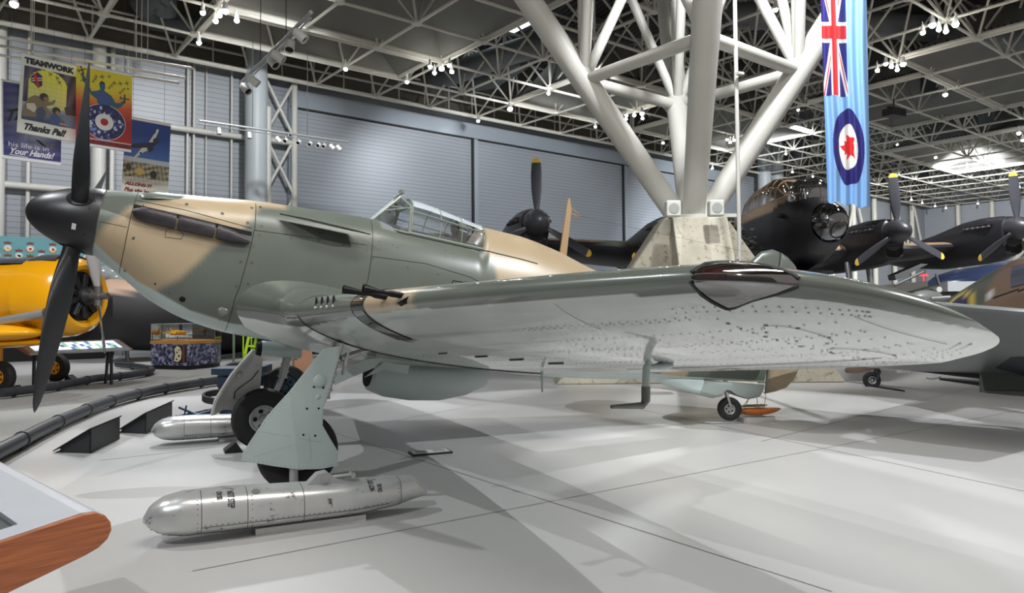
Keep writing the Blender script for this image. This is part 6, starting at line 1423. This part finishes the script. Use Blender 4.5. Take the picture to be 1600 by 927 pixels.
g = G(); a, b = at((1540, 580), D=9.9), at((1700, 592), D=9.2); g.prism([a, b, b-P3(0, 0, .30), a-P3(0, 0, .30)], P3(.05, .12, 0)); g.prism([at((1535, 574), D=9.8), at((1700, 584), D=9.1), at((1700, 614), D=8.9), at((1543, 611), D=9.6)], P3(0, .04, 0)); g.build('flap', mat('flap_dark', s(92, 96, 94), .5), F2, smooth=0)
g = G(); a, b = at((1405, 574), D=10.6), at((1530, 586), D=9.9); g.tube(a, b, .03, .06, n=10); g.tube(at((1468, 592), D=10.4), at((1545, 600), D=10), .02, .05, n=10); g.build('gun_barrel', dark_m, F2)
g = G(); cE = at((1575, 556), D=8.7); ax1 = (lin(LEp, .8)-lin(LEp, .6)); ax1 /= np.linalg.norm(ax1); ax2 = lin(TEp, .75)-lin(LEp, .75); ax2 /= np.linalg.norm(ax2); nn_ = np.cross(ax1, ax2)
cE = lin(LEp, .80)*.30+lin(TEp, .80)*.70-P3(0, 0, .085); g.add([cE+ax1*(.62*math.cos(a))+ax2*(.42*math.sin(a)) for a in np.linspace(0, 2*math.pi, 40)[:-1]], [tuple(range(39))]); g.build('underwing_roundel', mat('roundel_dark', s(40, 40, 50), .5), F2, smooth=0)
g = G(); c = at((1362, 594), D=14.9); wheel(g, c, P3(.6, .8, 0), .17, .12, .08); g.build('tail_wheel', [rub_m, silver_m, void_m], F2)
g = G(); g.tube(c, at((1372, 577), D=14.9), .05, n=10); g.tube(c+P3(.03, -.1, 0), c+P3(.12, -.1, .2), .03, n=8); g.build('tail_wheel_fork', bk, F2)
g = G(); g.box(at((1385, 608), z=0)+P3(0, 0, .015), (.9, .25, .03), 0, [dd*P3(1, 1, 0), fd, (0, 0, 1)]); tag(g.build('floor_mat', dark_m, smooth=0), 'dark flat plate on the floor under the tail wheel at right', 'plate')
g = G(); g.prism([at(p, D=14.2) for p in [(1396, 572), (1416, 572), (1424, 583), (1404, 583)]], (0, .04, 0)); g.build('elevator_tab', blk, F2, smooth=0)
g = G(); g.path([at(p, D=11.5) for p in [(1448, 591), (1455, 592), (1463, 591), (1470, 589)]], .012, 6); g.build('cable', dark_m, F2)

# ---- far right background pieces
hb = thing('dark_blue_hull', at((1545, 440), D=34)*P3(1, 1, 0), 'dark blue rounded aircraft hull far behind the outboard engines', 'aircraft hull')
g = G(); c = at((1540, 436), D=34); rows = [[c+rd*x+fd*(r*math.cos(a))+P3(0, 0, .12*x+r*.62*math.sin(a)) for a in np.linspace(0, 2*math.pi, 30, endpoint=False)] for x, r in [(-2.7, .05), (-2.6, .4), (-2.2, .75), (-1.4, 1.0), (0, 1.15), (3, 1.2), (6, 1.2)]]
g.grid(rows, cv=True); g.build('hull', mat('hull_blue', s(50, 62, 92), .25, .1, .05, 1), hb)
g = G(); g.tube(c+rd*.5, (c+rd*.5)*P3(1, 1, 0), .12); g.tube(c+rd*4, (c+rd*4)*P3(1, 1, 0), .12); g.build('support', dark_m, hb)
tl = thing('yellow_tail', at((1515, 460), D=36)*P3(1, 1, 0), 'yellow aircraft tail fin with red edge and dark letters far at the right', 'aircraft tail')
q = [at(p, D=36) for p in [(1507, 446), (1519, 423), (1529, 424), (1526, 432), (1512, 447)]]; g = G(); g.prism(q, (0, .1, 0)); g.build('fin', yel, tl, smooth=0); q = [at(p, D=35.9) for p in [(1505, 447), (1509, 439), (1515, 438), (1508, 449)]]; g = G(); g.prism(q, (0, .1, 0)); g.build('fin_stripe', mat('stripe_red', s(176, 70, 40), .5), tl, smooth=0)
g = G(); g.tube(at((1512, 447), D=36), at((1512, 447), D=36)*P3(1, 1, 0), .1); g.build('support', dark_m, tl)
gr = thing('dark_green_aeroplane', at((1450, 480), D=27)*P3(1, 1, 0), 'dark green small aeroplane with windscreen seen between the wingtip and engines', 'aeroplane')
g = G(); c = at((1395, 465), D=27); e2 = at((1520, 456), D=26); dv = (e2-c); Lq = np.linalg.norm(dv); dv /= Lq; rows = [[c+dv*(Lq*x)+fd*(r*math.cos(a))+P3(0, 0, r*math.sin(a)) for a in np.linspace(0, 2*math.pi, 24, endpoint=False)] for x, r in [(0, .05), (.1, .12), (.4, .30), (.55, .36), (.8, .36), (1, .30), (1.3, .2)]]
g.grid(rows, cv=True); g.build('fuselage', mat('dark_green', s(44, 50, 44), .4), gr)
g = G(); q = at((1497, 448), D=26); g.box(q, (1.1, .6, .35), 0, [rd, fd, (0, 0, 1)]); g.build('windscreen', mat('screen_pale', s(186, 190, 192), .15), gr, smooth=0)
g = G(); g.sphere(at((1447, 467), D=25), .5, 18, 10, 0, (1.5, .8, .6)); g.tube(at((1455, 468), D=24.6), at((1485, 466), D=24.4), .10); g.build('engine_pod', mat('pod_grey', s(104, 106, 104), .4), gr)
g = G(); g.tube(at((1460, 460), D=26.5), at((1460, 460), D=26.5)*P3(1, 1, 0), .08); g.prism([at(p, D=27.5) for p in [(1398, 430), (1440, 412), (1450, 413), (1400, 438)]], (0, .3, 0)); g.tube(at((1398, 446), D=27.3), at((1443, 425), D=27.3), .05); g.tube(at((1462, 428), D=26), at((1469, 448), D=26), .04); g.build('wing_strut', mat('pod_grey', (0, 0, 0)), gr)
g = G(); g.disc(at((1457, 453), D=25.9)-fd*.42, fd, .1, 14); g.build('roundel', blk, gr, smooth=0)
g = G(); a, b = at((1360, 452), D=29), at((1450, 452), D=29); g.prism([a*P3(1, 1, 0), b*P3(1, 1, 0), b*P3(1, 1, 0)+P3(0, 0, 2.7), a*P3(1, 1, 0)+P3(0, 0, 2.5)], fd*.3); tag(g.build('white_partition', white, smooth=0), 'white partition low behind the wing tip on the right', 'partition')
g = G(); a = at((1443, 430), D=45); g.box(a, (.55, .1, .16), 0, [rd, fd, (0, 0, 1)]); g.tube(a, a*P3(1, 1, 0), .05); sg_ = g.build('exit_sign', mat('sign_red', s(214, 72, 78), .4, emit=.5), smooth=0); tag(sg_, 'small red sign near the far wall between the bomber engines', 'sign')
g = G(); a = at((1575, 414), D=42); hx = a*P3(1, 1, 0); g.box(hx+P3(1.2, 0, 3.6), (4, .2, .8), 0, [rd, fd, (0, 0, 1)]); g.box(hx+P3(0, 0, 1.6), (.2, .2, 3.2)); tag(g.build('gantry', mat('gantry_cream', s(214, 206, 190), .5), smooth=0), 'cream gantry beam at the right edge below the outer engine', 'gantry')
